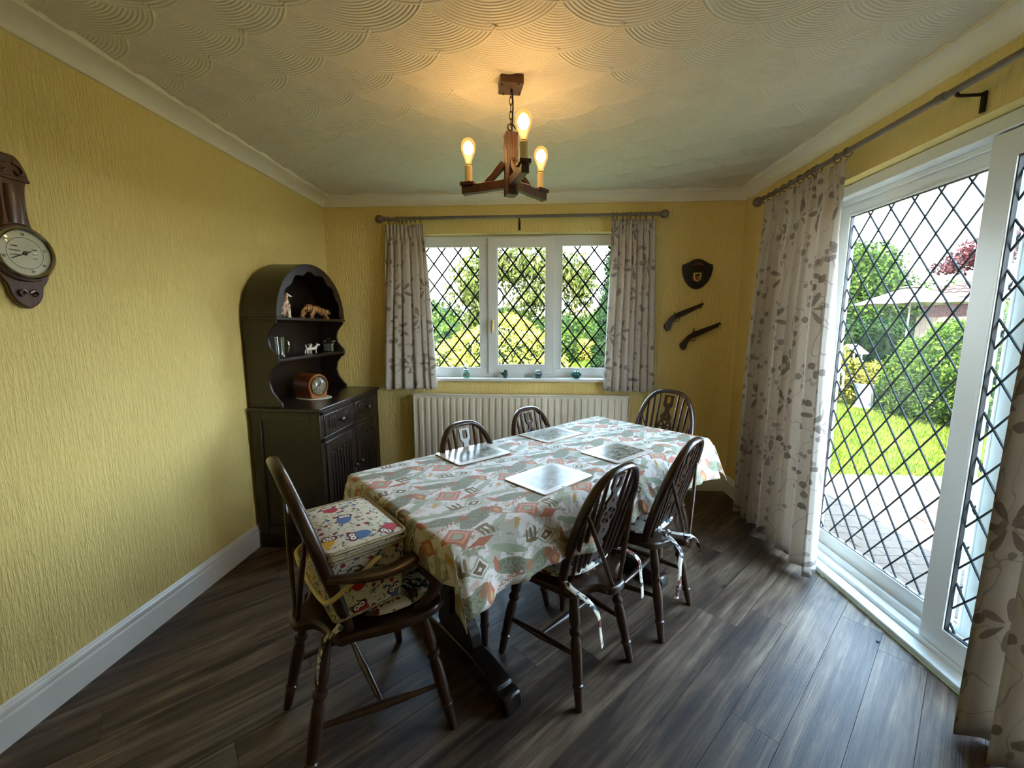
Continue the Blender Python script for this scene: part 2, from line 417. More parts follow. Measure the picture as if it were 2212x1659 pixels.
# skirting boards with a moulded top
def skirt(name, p0, p1, nrm, m0, m1):
    p0 = V(p0); p1 = V(p1); d = (p1-p0).normalized(); n_ = V(nrm)
    prof = [(.018, 0), (.018, .098), (.016, .102), (.012, .104), (.0125, .110), (.015, .116), (.014, .126), (.009, .133), (.009, .136), (.005, .142), (0, .143)]
    b = MB(); vv = []
    for o_, z_ in prof:
        vv.append(p0+d*(o_*m0)+n_*o_+V((0, 0, z_))); vv.append(p1-d*(o_*m1)+n_*o_+V((0, 0, z_)))
    ff = [(2*i, 2*i+1, 2*i+3, 2*i+2) for i in range(len(prof)-1)]; b.add(vv, ff)
    return struct(b.build(name, MT['gloss'], ang=25))
skirt('baseboard_left', (XL, YF, 0), (XL, YB, 0), (1, 0, 0), 1, 1)
skirt('baseboard_back', (XL, YB, 0), (XR, YB, 0), (0, -1, 0), 1, 1)
skirt('baseboard_right', (XR, YB, 0), (XR, PY1, 0), (-1, 0, 0), 1, 0)
skirt('baseboard_rear', (XR, YF, 0), (XL, YF, 0), (0, 1, 0), 1, 1)

# ------------------------------------------------------------------ leaded lights
def lattice(x0, x1, z0, z1, px, pz, ax, az, fn, parent, wd=.006, th=.0035):
    # diagonal lead strips across the glass; (ax, az) is one crossing; fn maps (u, z, depth) to 3D
    sl = pz/px
    for sg in (1, -1):
        c0 = az-sg*sl*ax
        vals = [z-sg*sl*x for x in (x0, x1) for z in (z0, z1)]
        k0 = math.ceil((min(vals)-c0)/pz); k1 = math.floor((max(vals)-c0)/pz)
        for k in range(k0, k1+1):
            c = c0+k*pz; pts = []
            for x in (x0, x1):
                z = sg*sl*x+c
                if z0-1e-9 <= z <= z1+1e-9: pts.append((x, z))
            for z in (z0, z1):
                x = (z-c)/(sg*sl)
                if x0+1e-9 < x < x1-1e-9: pts.append((x, z))
            if len(pts) < 2: continue
            (xa, za), (xb, zb) = pts[0], pts[1]; L = math.hypot(xb-xa, zb-za)
            if L < .02: continue
            nx, nz = -(zb-za)/L*wd/2, (xb-xa)/L*wd/2
            prof = [(1, 0), (.6, 1), (-.6, 1), (-1, 0)]; b = MB(); vv = []
            for xx, zz in ((xa, za), (xb, zb)):
                for f_, h_ in prof: vv.append(fn(xx+nx*f_, zz+nz*f_, h_*th))
                for f_, h_ in reversed(prof): vv.append(fn(xx+nx*f_, zz+nz*f_, -h_*th-.0045))
            b.add(vv, [(i, (i+1) % 8, 8+(i+1) % 8, 8+i) for i in range(8)]+[tuple(range(7, -1, -1)), tuple(range(8, 16))])
            b.build('lead_strip', MT['lead'], parent, smooth=False)
def rect_frame(b, x0, x1, z0, z1, w_, y0, y1, fx=None):
    # mitred rectangular frame in the xz plane; w_ = member width
    vv = []
    for y in (y0, y1):
        vv += [(x0, y, z0), (x1, y, z0), (x1, y, z1), (x0, y, z1), (x0+w_, y, z0+w_), (x1-w_, y, z0+w_), (x1-w_, y, z1-w_), (x0+w_, y, z1-w_)]
    if fx: vv = [fx(*p_) for p_ in vv]
    ff = []
    for i in range(4):
        j = (i+1) % 4
        ff += [(i, j, 4+j, 4+i), (8+i, 8+4+i, 8+4+j, 8+j), (i, 8+i, 8+j, j), (4+i, 4+j, 12+j, 12+i)]
    b.add(vv, ff); return b
# window in the back wall
win = sroot('window_1', (0, YB+.10, WZ0))
def wb(b, name, mat, par=win, bevel=.003, **k):
    o = b.build(name, mat, par, smooth=True, bevel=bevel, **k); o.location = V(o.location)-(V((0, YB+.10, WZ0)) if par is win else V((0, 0, 0))); return o
Y0 = YB+.085; Y1 = YB+.155
b = MB()
FX = [WX0+.003, -.432, .175, WX1-.003]
b.bb(WX0+.003, WX1-.003, Y0, Y1, 2.015, WZ1-.003); b.bb(WX0+.003, WX1-.003, Y0, Y1, WZ0+.003, 1.008)
for xa, xb in ((WX0+.003, WX0+.062), (-.468, -.392), (.140, .200), (WX1-.062, WX1-.003)): b.bb(xa, xb, Y0, Y1, 1.008, 2.015)
wb(b, 'outer_frame', MT['upvc'])
# glazing beads
def bead(x0, x1, z0, z1, yy, nm='glazing_bead'):
    b = MB(); rect_frame(b, x0, x1, z0, z1, .011, yy, yy+.014); return b
LX = (WX0+.062, -.468); RX = (.200, WX1-.062)
for x0, x1 in (LX, RX): wb(bead(x0-.002, x1+.002, 1.006, 2.017, Y0-.004), 'glazing_bead', MT['upvc'], bevel=.002)
cas = MB(); rect_frame(cas, -.402, .152, .962, 2.078, .074, Y0-.018, Y0+.05); cs = wb(cas, 'casement_frame', MT['upvc'], bevel=.004)
wb(bead(-.330, .080, 1.034, 2.006, Y0-.014), 'glazing_bead', MT['upvc'], bevel=.002)
for x0, x1, z0, z1, yy, ax, az in ((LX[0]+.008, LX[1]-.008, 1.016, 2.007, Y0+.022, -.859, 1.876), (RX[0]+.008, RX[1]-.008, 1.016, 2.007, Y0+.022, .259, 1.885), (-.322, .070, 1.042, 1.998, Y0+.012, -.196, 1.876)):
    p_ = wb(MB().bb(x0-.012, x1+.012, yy-.002, yy+.002, z0-.012, z1+.012), 'pane', MT['pane'], bevel=0)
    lattice(x0, x1, z0, z1, .137, .178, ax, az, lambda u, z_, d, yy=yy: (u, yy-.0022-d, z_), p_, .0125, .002)
    
# casement handle and hinges
h = MB(); h.bb(-.376, -.352, Y0-.026, Y0-.018, 1.30, 1.42); hd = wb(h, 'casement_handle', MT['upvc'], bevel=.004)
h = MB(); h.tube(spline([(-.364, Y0-.026, 1.40), (-.364, Y0-.052, 1.405), (-.364, Y0-.058, 1.38), (-.364, Y0-.058, 1.31)]), .009, 8); wb(h, 'handle_lever', MT['brass'], bevel=0)
for z_ in (1.0, 2.03): wb(MB().bb(.150, .166, Y0-.024, Y0-.004, z_-.03, z_+.03), 'hinge', MT['upvc'], bevel=.003)
# sill board
sb = MB(); sb.bb(WX0-.03, WX1+.03, YB-.045, YB-.0005, .912, .936); sb.bb(WX0, WX1, YB-.0005, Y0+.001, .926, .936)
wb(sb, 'sill_board', MT['gloss'], bevel=.006, seg=3)

# ------------------------------------------------------------------ sliding patio door
pd = sroot('door_1', (XR+.1, (PY0+PY1)/2, 0))
O = V((XR+.1, (PY0+PY1)/2, 0))
def pb(b, name, mat, par=pd, bevel=.003, **k):
    o = b.build(name, mat, par, bevel=bevel, **k)
    if par is pd: o.location = -O
    return o
D0 = XR+.06
b = MB(); b.bb(D0, D0+.16, PY0, PY1, .0, .052); b.bb(D0, D0+.16, PY0, PY1, 2.045, PZ1-.002); b.bb(D0, D0+.16, PY0, PY0+.05, .052, 2.045); b.bb(D0, D0+.16, PY1-.05, PY1, .052, 2.045)
b.bb(XR-.002, D0, PY0, PY1, .0, .03)
pb(b, 'outer_frame', MT['upvc'], bevel=.005)
b = MB(); b.bb(D0+.045, D0+.06, PY0+.05, PY1-.05, .052, .085); b.bb(D0+.10, D0+.112, PY0+.05, PY1-.05, .052, .085); b.bb(D0+.07, D0+.09, PY0+.05, PY1-.05, .052, .068); b.bb(D0+.058, D0+.068, PY0+.05, PY1-.05, 2.02, 2.0445)
pb(b, 'track', MT['upvc'], bevel=.002)
yx = lambda x, y, z: (y, x, z)
# fixed outer leaf (far) and sliding inner leaf (near)
def leaf(y0, y1, xc, xd, wd, z0, z1, ay, az, handle):
    b = MB(); rect_frame(b, y0, y1, z0, z1, wd, xc, xc+xd, yx)
    f_ = pb(b, 'leaf_frame', MT['upvc'], bevel=.004)
    b = MB(); rect_frame(b, y0+wd-.002, y1-wd+.002, z0+wd-.002, z1-wd+.002, .012, xc-.003, xc+.012, yx); pb(b, 'glazing_bead', MT['upvc'], bevel=.002)
    b = MB(); rect_frame(b, y0+wd+.009, y1-wd-.009, z0+wd+.009, z1-wd-.009, .005, xc+.004, xc+.02, yx); pb(b, 'seal', MT['seal'], bevel=0)
    xg = xc+.022; a0, a1, c0, c1 = y0+wd+.01, y1-wd-.01, z0+wd+.01, z1-wd-.01
    g = pb(MB().bb(xg-.002, xg+.002, a0, a1, c0, c1), 'pane', MT['pane'], bevel=0)
    lattice(a0, a1, c0, c1, .1275, .1725, ay, az, lambda u, z_, d: (xg-.0022-d, u, z_), g, .0055, .002)
    return f_
leaf(1.535, PY1-.035, D0+.075, .045, .082, .066, 2.050, 2.043, 1.849, False)
leaf(PY0+.03, 1.703, D0+.004, .05, .084, .054, 2.040, 1.44, 1.85, True)
b = MB(); b.tube(spline([(D0+.004, 1.66, 1.12), (D0-.03, 1.66, 1.11), (D0-.03, 1.66, 0.98), (D0+.004, 1.66, .97)]), .008, 8)
# outside step in front of the door
# ------------------------------------------------------------------ wheelback chairs
LEG = [(0, .0125), (.02, .0135), (.16, .0165), (.19, .0175), (.20, .0205), (.215, .0205), (.225, .0165), (.26, .0175), (.42, .0205), (.56, .0195), (.60, .0155), (.615, .0155), (.625, .0205), (.645, .0225), (.665, .0205), (.675, .0145), (.69, .0145), (.72, .0195), (.76, .0205), (.86, .0185), (1.0, .0155)]
def leg_mb(foot, top, k=1.0):
    T, L = along(foot, top); return MB().lathe([(r*k, t*L) for t, r in LEG], 14, T)
def spin_mb(a, b, r0=.0062, r1=.0085, r2=.0055):
    a = V(a); b_ = V(b); return MB().tube([a.lerp(b_, t) for t in (0, .15, .4, .7, 1)], [r0, r0*1.15, r1, r1*.9, r2], 8)
def splat_mesh(H, name):
    # pierced wheel splat, drawn in (x, z) with z from 0 to H; symmetric top and bottom
    half = [(.0, .030), (.04, .0285), (.062, .030), (.075, .024), (.085, .0155), (.100, .0135), (.112, .016), (.124, .025), (.132, .033), (.146, .035), (.158, .030), (.166, .030)]
    k = 1; m = H*.60; ku = (H-m-.034)/.17; kl = (m-.034)/.17; rt = []
    for d, w_ in half: rt.append((w_, H-d*ku))
    wr = .047
    for a in (40, 20, 0, -20, -40): rt.append((wr*math.cos(R_(a)), m+wr*math.sin(R_(a))))
    for d, w_ in reversed(half): rt.append((w_, d*kl))
    out = rt+[(-x, z) for x, z in reversed(rt)]
    loops = [out]
    for s in range(6):
        a0 = 60*s+8; a1 = 60*s+52; lp = [(.036*math.cos(R_(a0+(a1-a0)*i/5)), m+.036*math.sin(R_(a0+(a1-a0)*i/5))) for i in range(6)]
        lp += [(.0155*math.cos(R_(a)), m+.0155*math.sin(R_(a))) for a in (60*s+42, 60*s+18)]; loops.append(lp)
    for sg in (1, -1):
        z0 = m+sg*.062*k; loops.append([(.0, z0+sg*.020), (.0075, z0), (.004, z0-sg*.004), (-.004, z0-sg*.004), (-.0075, z0)])
        e = H if sg > 0 else 0
        u = [(.014, e-sg*.010), (.015, e-sg*.030)]+[(.015*math.cos(R_(a)), e-sg*(.040+.014*math.sin(R_(a)))) for a in range(0, 181, 30)]+[(-.015, e-sg*.030), (-.014, e-sg*.010)]
        loops.append(u)
    return shape_mesh(loops, .010, name)
def make_chair(arm=False):
    t = thing('wheelback_armchair' if arm else 'wheelback_chair', '', 'chair')
    k = 1.0
    if arm: hs, ht, fw, rw, fy, ry, sw, sr, fd, rd, bw, ba, by0, nar = .462, .974, .2425, .1775, .2225, -.2225, .228, .185, .228, -.128, .218, -.222, -.078, .26
    else: hs, ht, fw, rw, fy, ry, sw, sr, fd, rd, bw, ba, by0, nar = .435, .887, .195, .166, .195, -.195, .205, .172, .200, -.155, .186, -.232, -.095, .16
    th = .032; b = MB()
    half = [(0, fd), (sw*.55, fd-.002), (sw*.88, fd-.02), (sw, fd-.07), (sw*.985, fd*.2), (sr*1.04, rd*.55), (sr, rd*.85), (sr*.82, rd), (.10, rd-.012), (.062, rd-.03), (.05, rd-.058), (.036, rd-.078), (0, rd-.084)]
    pl = half+[(-x, y) for x, y in reversed(half[1:-1])]
    sm = smooth_loop([(x, y) for x, y in pl], 4)
    b.prism(list(reversed(sm)), hs-th, hs); b.build('seat', MT['chair'], t, bevel=.009, seg=3)
    top = hs-th+.004
    leg_mb((fw, fy, 0), (fw*.74, fy*.66, top)).build('leg', MT['chair'], t); leg_mb((-fw, fy, 0), (-fw*.74, fy*.66, top)).build('leg', MT['chair'], t)
    leg_mb((rw, ry, 0), (rw*.70, ry*.60, top)).build('leg', MT['chair'], t); leg_mb((-rw, ry, 0), (-rw*.70, ry*.60, top)).build('leg', MT['chair'], t)
    def legpt(sx_, f, z): 
        a = V((sx_*(fw if f else rw), fy if f else ry, 0)); c = V((sx_*(fw*.74 if f else rw*.70), fy*.66 if f else ry*.60, top)); return a.lerp(c, z/top)
    zs = .165; mids = []
    for s in (1, -1):
        p0 = legpt(s, 1, zs); p1 = legpt(s, 0, zs+.02); mids.append(p0.lerp(p1, .5))
        MB().tube([p0.lerp(p1, q) for q in (0, .1, .35, .5, .65, .9, 1)], [.008, .009, .0125, .0145, .0125, .009, .008], 10).build('side_stretcher', MT['chair'], t)
    MB().tube([mids[0].lerp(mids[1], q) for q in (0, .1, .35, .5, .65, .9, 1)], [.008, .009, .012, .014, .012, .009, .008], 10).build('cross_stretcher', MT['chair'], t)
    # bow: hoop rising from the seat and leaning back
    H = ht-hs
    def bow(a):
        c, s_ = math.cos(a), math.sin(a); x = bw*math.copysign(abs(c)**.66, c)*(1-nar*(1-abs(s_))**2); z = hs+(H-.014)*abs(s_)**.92
        return V((x, by0+(ba-by0)*((z-hs)/H)**1.08, z))
    path = [bow(pi*i/40) for i in range(41)]; path[0].z -= .02; path[-1].z -= .02
    MB().tube(path, .0135, 12, sx=1.32, sy=.95, up=(0, 1, 0)).build('bow', MT['chair'], t)
    def bow_at(x):  # point on the upper arc with given x
        lo, hi = .02, pi/2
        for _ in range(40):
            m_ = (lo+hi)/2
            if bow(m_).x > x: lo = m_
            else: hi = m_
        return bow((lo+hi)/2)
    n = 4 if arm else 3
    for s in (1, -1):
        for i in range(n):
            x0 = .052+i*(bw*.70-.052)/(n-.35); x1 = .062+i*(bw*.93-.062)/(n-.1)
            e = bow_at(x1); MB().tube([V((s*x0, by0-.008, hs-.005)).lerp(V((s*e.x, e.y, e.z)), q) for q in (0, .2, .5, .8, 1)], [.0066, .0076, .0092, .0074, .0056], 8).build('spindle', MT['chair'], t)
        e = bow_at(bw*.80); MB().tube([V((s*.020, rd-.066, hs-.004)).lerp(V((s*e.x, e.y-.006, e.z)), q) for q in (0, .2, .5, .8, 1)], [.0068, .0080, .0092, .0076, .0056], 8).build('brace_spindle', MT['chair'], t)
    Hs = H-.018; me = SPL.setdefault(arm, None)
    if me is None: me = SPL[arm] = splat_mesh(Hs, 'splat')
    o = place(me, 'splat', MT['chair'], t); ang = math.atan2(-(ba-by0), H)
    o.location = (0, by0-.006, hs-.004); o.rotation_euler = (pi/2+ang*.96, 0, 0)
    if arm:
        for s in (1, -1):
            za = .668; yb = by0+(ba-by0)*((za-hs)/H)**1.08
            pth = spline([(s*bw*.96, yb-.006, za), (s*(bw+.022), yb+.07, za-.004), (s*(bw+.034), yb+.15, za-.010), (s*(bw+.018), yb+.225, za-.008), (s*(bw-.012), yb+.272, za-.006)], 6)
            rr = [.017+.011*min(1, i/8) if i < len(pth)-4 else .028-.004*(i-len(pth)+4) for i in range(len(pth))]
            MB().tube(pth, rr, 12, sx=.42, sy=1.0, up=(0, 0, 1)).build('arm', MT['chair'], t, ang=60)
            sup = spline([(s*(sw-.036), .125, hs-.006), (s*(sw-.018), .175, hs+.04), (s*(sw-.010), .185, hs+.09), (s*(sw-.014), .155, hs+.14), (s*(sw-.018), .128, za-.012)], 6)
            MB().tube(sup, [.012+.006*math.sin(pi*i/(len(sup)-1)) for i in range(len(sup))], 10, sx=1.5, sy=.8, up=(0, 1, 0)).build('arm_support', MT['chair'], t)
    return t
SPL = {}
def face(d): return math.atan2(-d[0], d[1])      # local +y points along d
def put_chair(o, rear, d, off, label, group):
    n_ = V((d[0], d[1])).normalized(); o.location = (rear[0]+n_.x*off, rear[1]+n_.y*off, 0); o.rotation_euler = (0, 0, face(d)); tag(o, label, 'chair', group); return o
ch = make_chair(False)
G1 = 'wheelback chairs along the table sides'
chA = put_chair(ch, (.279, 1.425), (-.715, .699), .195, 'dark wheelback side chair nearest the camera on the patio door side of the table', G1)
chB = put_chair(copy_tree(ch), (.659, 1.782), (-.771, .637), .195, 'dark wheelback side chair on the patio door side, farther from the camera', G1)
chC = put_chair(copy_tree(ch), (-.374+.035*.707, 2.029-.035*.707), (.707, -.707), .195, 'dark wheelback side chair on the radiator side of the table, nearer the dresser', G1)
chD = put_chair(copy_tree(ch), (-.056+.035*.74, 2.429-.035*.68), (.74, -.68), .195, 'dark wheelback side chair on the radiator side of the table, below the window centre', G1)
G2 = 'wheelback armchairs at the table ends'
ac = make_chair(True)
acN = put_chair(ac, (-.769, 1.12), (.763, .646), .2225, 'dark wheelback armchair at the near end of the table holding a sewing basket', G2)
acF = put_chair(copy_tree(ac), (.842, 2.592), (-.74, -.67), .2225, 'dark wheelback armchair tucked in at the far end of the table below the pistols', G2)

# ------------------------------------------------------------------ table: trestle base, top
TC = V((.091, 1.931)); TA = pi/4       # local +x along the table towards the far corner, +y towards the radiator
tb = thing('trestle_table', 'long black oak trestle table standing diagonally under a patterned cloth', 'table', (TC.x, TC.y, 0), TA)
TL, TW, TZ = 1.665, .745, .748
MB().box((0, 0, TZ-.016), (TL-.01, TW-.01, .03)).build('table_top', MT['trestle'], tb, bevel=.006)
b = MB(); b.box((0, TW/2-.12, TZ-.06), (TL-.3, .02, .055)); b.box((0, -TW/2+.12, TZ-.06), (TL-.3, .02, .055)); b.build('apron', MT['trestle'], tb, bevel=.003)
for sx_ in (-1, 1):
    xx = -.567 if sx_ < 0 else .497
    foot = [(-.345, 0), (-.345, .035), (-.335, .060), (-.315, .068), (-.295, .062), (-.285, .075), (-.20, .095), (-.10, .105), (.10, .105), (.20, .095), (.285, .075), (.295, .062), (.315, .068), (.335, .060), (.345, .035), (.345, 0), (.25, 0), (.22, .015), (-.22, .015), (-.25, 0)]
    T = frame_T((xx, 0, 0), (0, 1, 0), (0, 0, 1), (1, 0, 0))
    MB().prism(foot, -.037, .037, T).build('trestle_foot', MT['trestle'], tb, bevel=.006)
    col = [(.105, .10), (.115, .16), (.085, .20), (.080, .24), (.105, .29), (.125, .34), (.115, .40), (.085, .43), (.085, .46), (.11, .50), (.12, .56), (.11, .61), (.12, .66)]
    poly = smooth_loop([(y, z) for y, z in col]+[(-y, z) for y, z in reversed(col)], 3)
    MB().prism(poly, -.024, .024, T).build('trestle_upright', MT['trestle'], tb, bevel=.004)
    MB().prism([(-.26, .655), (-.28, .69), (-.28, .718), (.28, .718), (.28, .69), (.26, .655)], -.03, .03, T).build('trestle_head', MT['trestle'], tb, bevel=.004)
b = MB(); b.box((-.035, 0, .26), (1.16, .03, .085)); b.build('stretcher_rail', MT['trestle'], tb, bevel=.004)
# tablecloth print: repeat of rust diamonds, sage birds, comb marks and chains
q = Mat('printed_tablecloth', rough=.8); x, y, z = q.xyz(q.co('UV')); wv = q.noise(q.co('UV'), 18, 2); wv2 = q.noise(q.co('UV', loc=(5, 3, 0)), 18, 2)
x = x+(wv-.5)*.022; y = y+(wv2-.5)*.022
PXr, PYr = .285, .265
row = (y/PYr).fl(); u = ((x/PXr)+row*.5).fr()*PXr; vv_ = (y/PYr).fr()*PYr
def dm(cx, cy, a, b_): return abs(u-cx)/a+abs(vv_-cy)/b_
def el(cx, cy, a, b_, th=0):
    dx, dy = u-cx, vv_-cy; c_, s_ = math.cos(th), math.sin(th)
    return hyp((dx*c_+dy*s_)/a, (dy*c_-dx*s_)/b_)
base = S(225, 218, 214); rust = S(180, 112, 88); sage = S(128, 130, 104); olive = S(122, 104, 74); pale = S(160, 166, 142); gold = S(196, 160, 96)
st = q.noise(q.co('UV', (1, 1, 1), (0, 0, .6)), 120, 3)
c = q.mix(st*.12, base, S(190, 184, 186))
wash = q.noise(q.co('UV', loc=(9, 2, 0)), 13, 3, .55, .8); c = q.mix(wash.step(.50, .56)*.75, c, S(172, 170, 150)); c = q.mix((1-wash.step(.34, .40))*.7, c, S(198, 168, 150)); wash2 = q.noise(q.co('UV', (1, 2.2, 1), (0, 0, .5), (3, 7, 0)), 16, 3, .55, .6); c = q.mix(wash2.step(.58, .62)*.8, c, S(140, 138, 116))
c = q.mix(el(.215, .055, .070, .014, .5).lt(1), c, pale)
c = q.mix(el(.075, .225, .075, .012, -.35).lt(1), c, pale)
D = dm(.062, .062, .058, .050); c = q.mix(D.lt(1)*.9, c, rust); c = q.mix(D.lt(.72)*.9, c, S(214, 160, 132)); c = q.mix(D.lt(.56)*.9, c, rust); c = q.mix(D.lt(.36), c, pale)
for cx, cy, a, b_, th in ((.175, .125, .085, .034, .45), (.085, .165, .080, .028, -.3)):
    B = el(cx, cy, a, b_, th); c = q.mix(B.lt(1)*.92, c, sage); c = q.mix((B.lt(.8))*(st.gt(.55))*.7, c, S(84, 88, 72))
    c = q.mix(el(cx+a*.78*math.cos(th), cy+a*.78*math.sin(th), .022, .015, th).lt(1), c, S(152, 108, 80))
D = dm(.235, .215, .046, .032); c = q.mix(D.lt(1), c, pale); c = q.mix(D.lt(.78), c, base); c = q.mix(D.lt(.60), c, olive); c = q.mix(D.lt(.2), c, base)
for i in range(3): c = q.mix(el(.135+.018*i, .045, .0055, .024, .1).lt(1), c, olive); c = q.mix(el(.150+.018*i, .238, .0055, .018, -.2).lt(1), c, olive)
c = q.mix(el(.153, .064, .027, .0075, .1).lt(1), c, olive); c = q.mix(el(.168, .220, .026, .0065, -.2).lt(1), c, olive)
for i in range(5):
    E1 = el(.022+.021*i, .118+.006*i, .0105, .0065, .3); c = q.mix(E1.lt(1), c, rust); c = q.mix(E1.lt(.5), c, base)
T1 = dm(.262, .125, .024, .042); c = q.mix(T1.lt(1), c, rust); c = q.mix(T1.lt(.45), c, gold)
T1 = dm(.118, .012, .050, .014); c = q.mix(T1.lt(1), c, rust)
c = q.mix(el(.020, .195, .010, .024, .3).lt(1), c, rust); c = q.mix(el(.265, .022, .022, .008, .8).lt(1), c, gold)
wav = q.noise(q.co('UV'), 300, 2); q.set(col=c).bump(wav, .0006, .5); q.b.inputs['Sheen Weight'].default_value = .1; MT['tcloth'] = q.m
hx, hy = TL/2+.003, TW/2+.003
OV = {'n': .115, 'f': .200, 'r': .195, 'l': .190}    # overhang near end, far end, right (door) side, left (radiator) side
def cloth_pt(u, v):
    ax = abs(u)-hx; ay = abs(v)-hy; su = 1 if u > 0 else -1; sv = 1 if v > 0 else -1
    z0 = TZ+.0015
    if ax <= 0 and ay <= 0:
        z = z0+.0011*(math.sin(9*u+3*v)+math.sin(5*u-7*v+1)*.8)+.0011
        z += .010*math.exp(-((u+.30)/.028)**2-((v+.30)/.06)**2)*max(0, math.sin((u-v)*70))
        return V((u, v, z))
    rr = .008
    if ay <= 0:       # end drape
        d = ax; w_ = math.sin(v*15+(1 if su > 0 else 0))*.5+math.sin(v*31+2)*.3
        out = .012+(.05 if su < 0 else .03)*d/.2*(1+.7*w_)
        if su < 0: out = .006+.12*d+.06*d*w_
        return V((su*(hx+min(d, .012)+out*min(1, d/.05)), v, z0-max(0, d-.006)*(.98 if su > 0 else .93)))
    if ax <= 0:
        d = ay; w_ = math.sin(u*12+sv)*.6+math.sin(u*23+2)*.4+.5*max(0, math.sin(u*41+1))
        out = .010+.24*d*(.7+.65*w_)*min(1, d/.06)
        return V((u, sv*(hy+min(d, .010)+out*min(1, d/.05)), z0-max(0, d-.005)*.985))
    r_ = math.hypot(ax, ay); ph = math.atan2(ay, ax); k = math.sin(2*ph)
    o_ = .02*min(1, r_/.05)
    near = su < 0
    pl = (.16 if near else .34)*k**1.4*r_
    ox = o_*math.cos(ph)+pl*S2; oy = o_*math.sin(ph)+pl*S2
    if near and sv < 0: ox = .008+.06*k*r_; oy = .014+.40*k*r_+.02*math.sin(ph)*r_
    return V((su*(hx+ox), sv*(hy+oy), z0-r_*(.96 if near else .90)*(1-.05*k)))
us = [-hx-OV['n']*(1-i/10) for i in range(10)]+[-hx+2*hx*i/80 for i in range(81)]+[hx+OV['f']*(i+1)/12 for i in range(12)]
vs_ = [-hy-OV['r']*(1-i/12) for i in range(12)]+[-hy+2*hy*i/40 for i in range(41)]+[hy+OV['l']*(i+1)/12 for i in range(12)]
b = MB(); nu, nv = len(us), len(vs_)
b.add([cloth_pt(u, v) for v in vs_ for u in us], [(j*nu+i, j*nu+i+1, (j+1)*nu+i+1, (j+1)*nu+i) for j in range(nv-1) for i in range(nu-1)], None, [(u+2, v+2) for v in vs_ for u in us])
tcl = b.build('tablecloth', MT['tcloth'], None, ang=180); tcl.location = (TC.x, TC.y, 0); tcl.rotation_euler = (0, 0, TA)
so = tcl.modifiers.new('thick', 'SOLIDIFY'); so.thickness = .0012; so.offset = 1
tag(tcl, 'white tablecloth printed with rust diamonds and sage birds, draped over the long table', 'tablecloth')
# placemats
def mat_print(name, seed, dark, sky):
    q = Mat(name, rough=.22, spec=.12); x, y, z = q.xyz(q.co('Object')); v = q.co('Object', loc=(seed, seed*2, 0))
    n = q.noise(v, 26, 6, .65, .4); n2 = q.noise(v, 70, 4, .7); t = q.noise(v, 9, 3)
    hgt = (y+.07)/.14+(t-.5)*.9
    pic = q.ramp(n*.5+n2*.5, [(.36, dark), (.5, S(122, 118, 104)), (.66, S(176, 172, 156))])
    pic = q.mix(hgt.step(.62, .95), pic, sky); bord = (abs(x)/.118).mx(abs(y)/.086).gt(1)
    q.set(col=q.mix(bord, pic, S(206, 196, 186))); return q.m
def rrect(a, b_, r, n=5):
    return [(sx_*(a-r)+r*math.cos(R_(a0+90*i/n)), sy_*(b_-r)+r*math.sin(R_(a0+90*i/n))) for sx_, sy_, a0 in ((1, 1, 0), (-1, 1, 90), (-1, -1, 180), (1, -1, 270)) for i in range(n+1)]
mats = [((.085, 2.28), 45, S(44, 46, 40), S(168, 170, 160), 'glossy picture placemat on the radiator side, nearer the far end of the table'),
        ((-.300, 1.902), 43, S(52, 56, 60), S(176, 176, 170), 'glossy picture placemat on the radiator side, nearer the sewing basket'),
        ((.397, 1.970), 44, S(36, 34, 30), S(150, 144, 130), 'glossy picture placemat behind the nearest side chair, dark landscape print'),
        ((.055, 1.603), 47, S(58, 56, 54), S(160, 162, 160), 'glossy picture placemat closest to the camera, white border all round')]
for i, (p_, a, dk, sk, lb) in enumerate(mats):
    o = MB().prism(rrect(.148, .112, .014), 0, .0045).build('placemat', mat_print('placemat_print', 3.1*i+1, dk, sk), bevel=.0012, loc=(p_[0], p_[1], TZ+.0058), rot=(0, 0, R_(a)))
    MB().prism(rrect(.1475, .1115, .014), -.0012, .0002).build('cork_backing', MT['black'], o)
    tag(o, lb, 'placemat', 'picture placemats on the tablecloth')
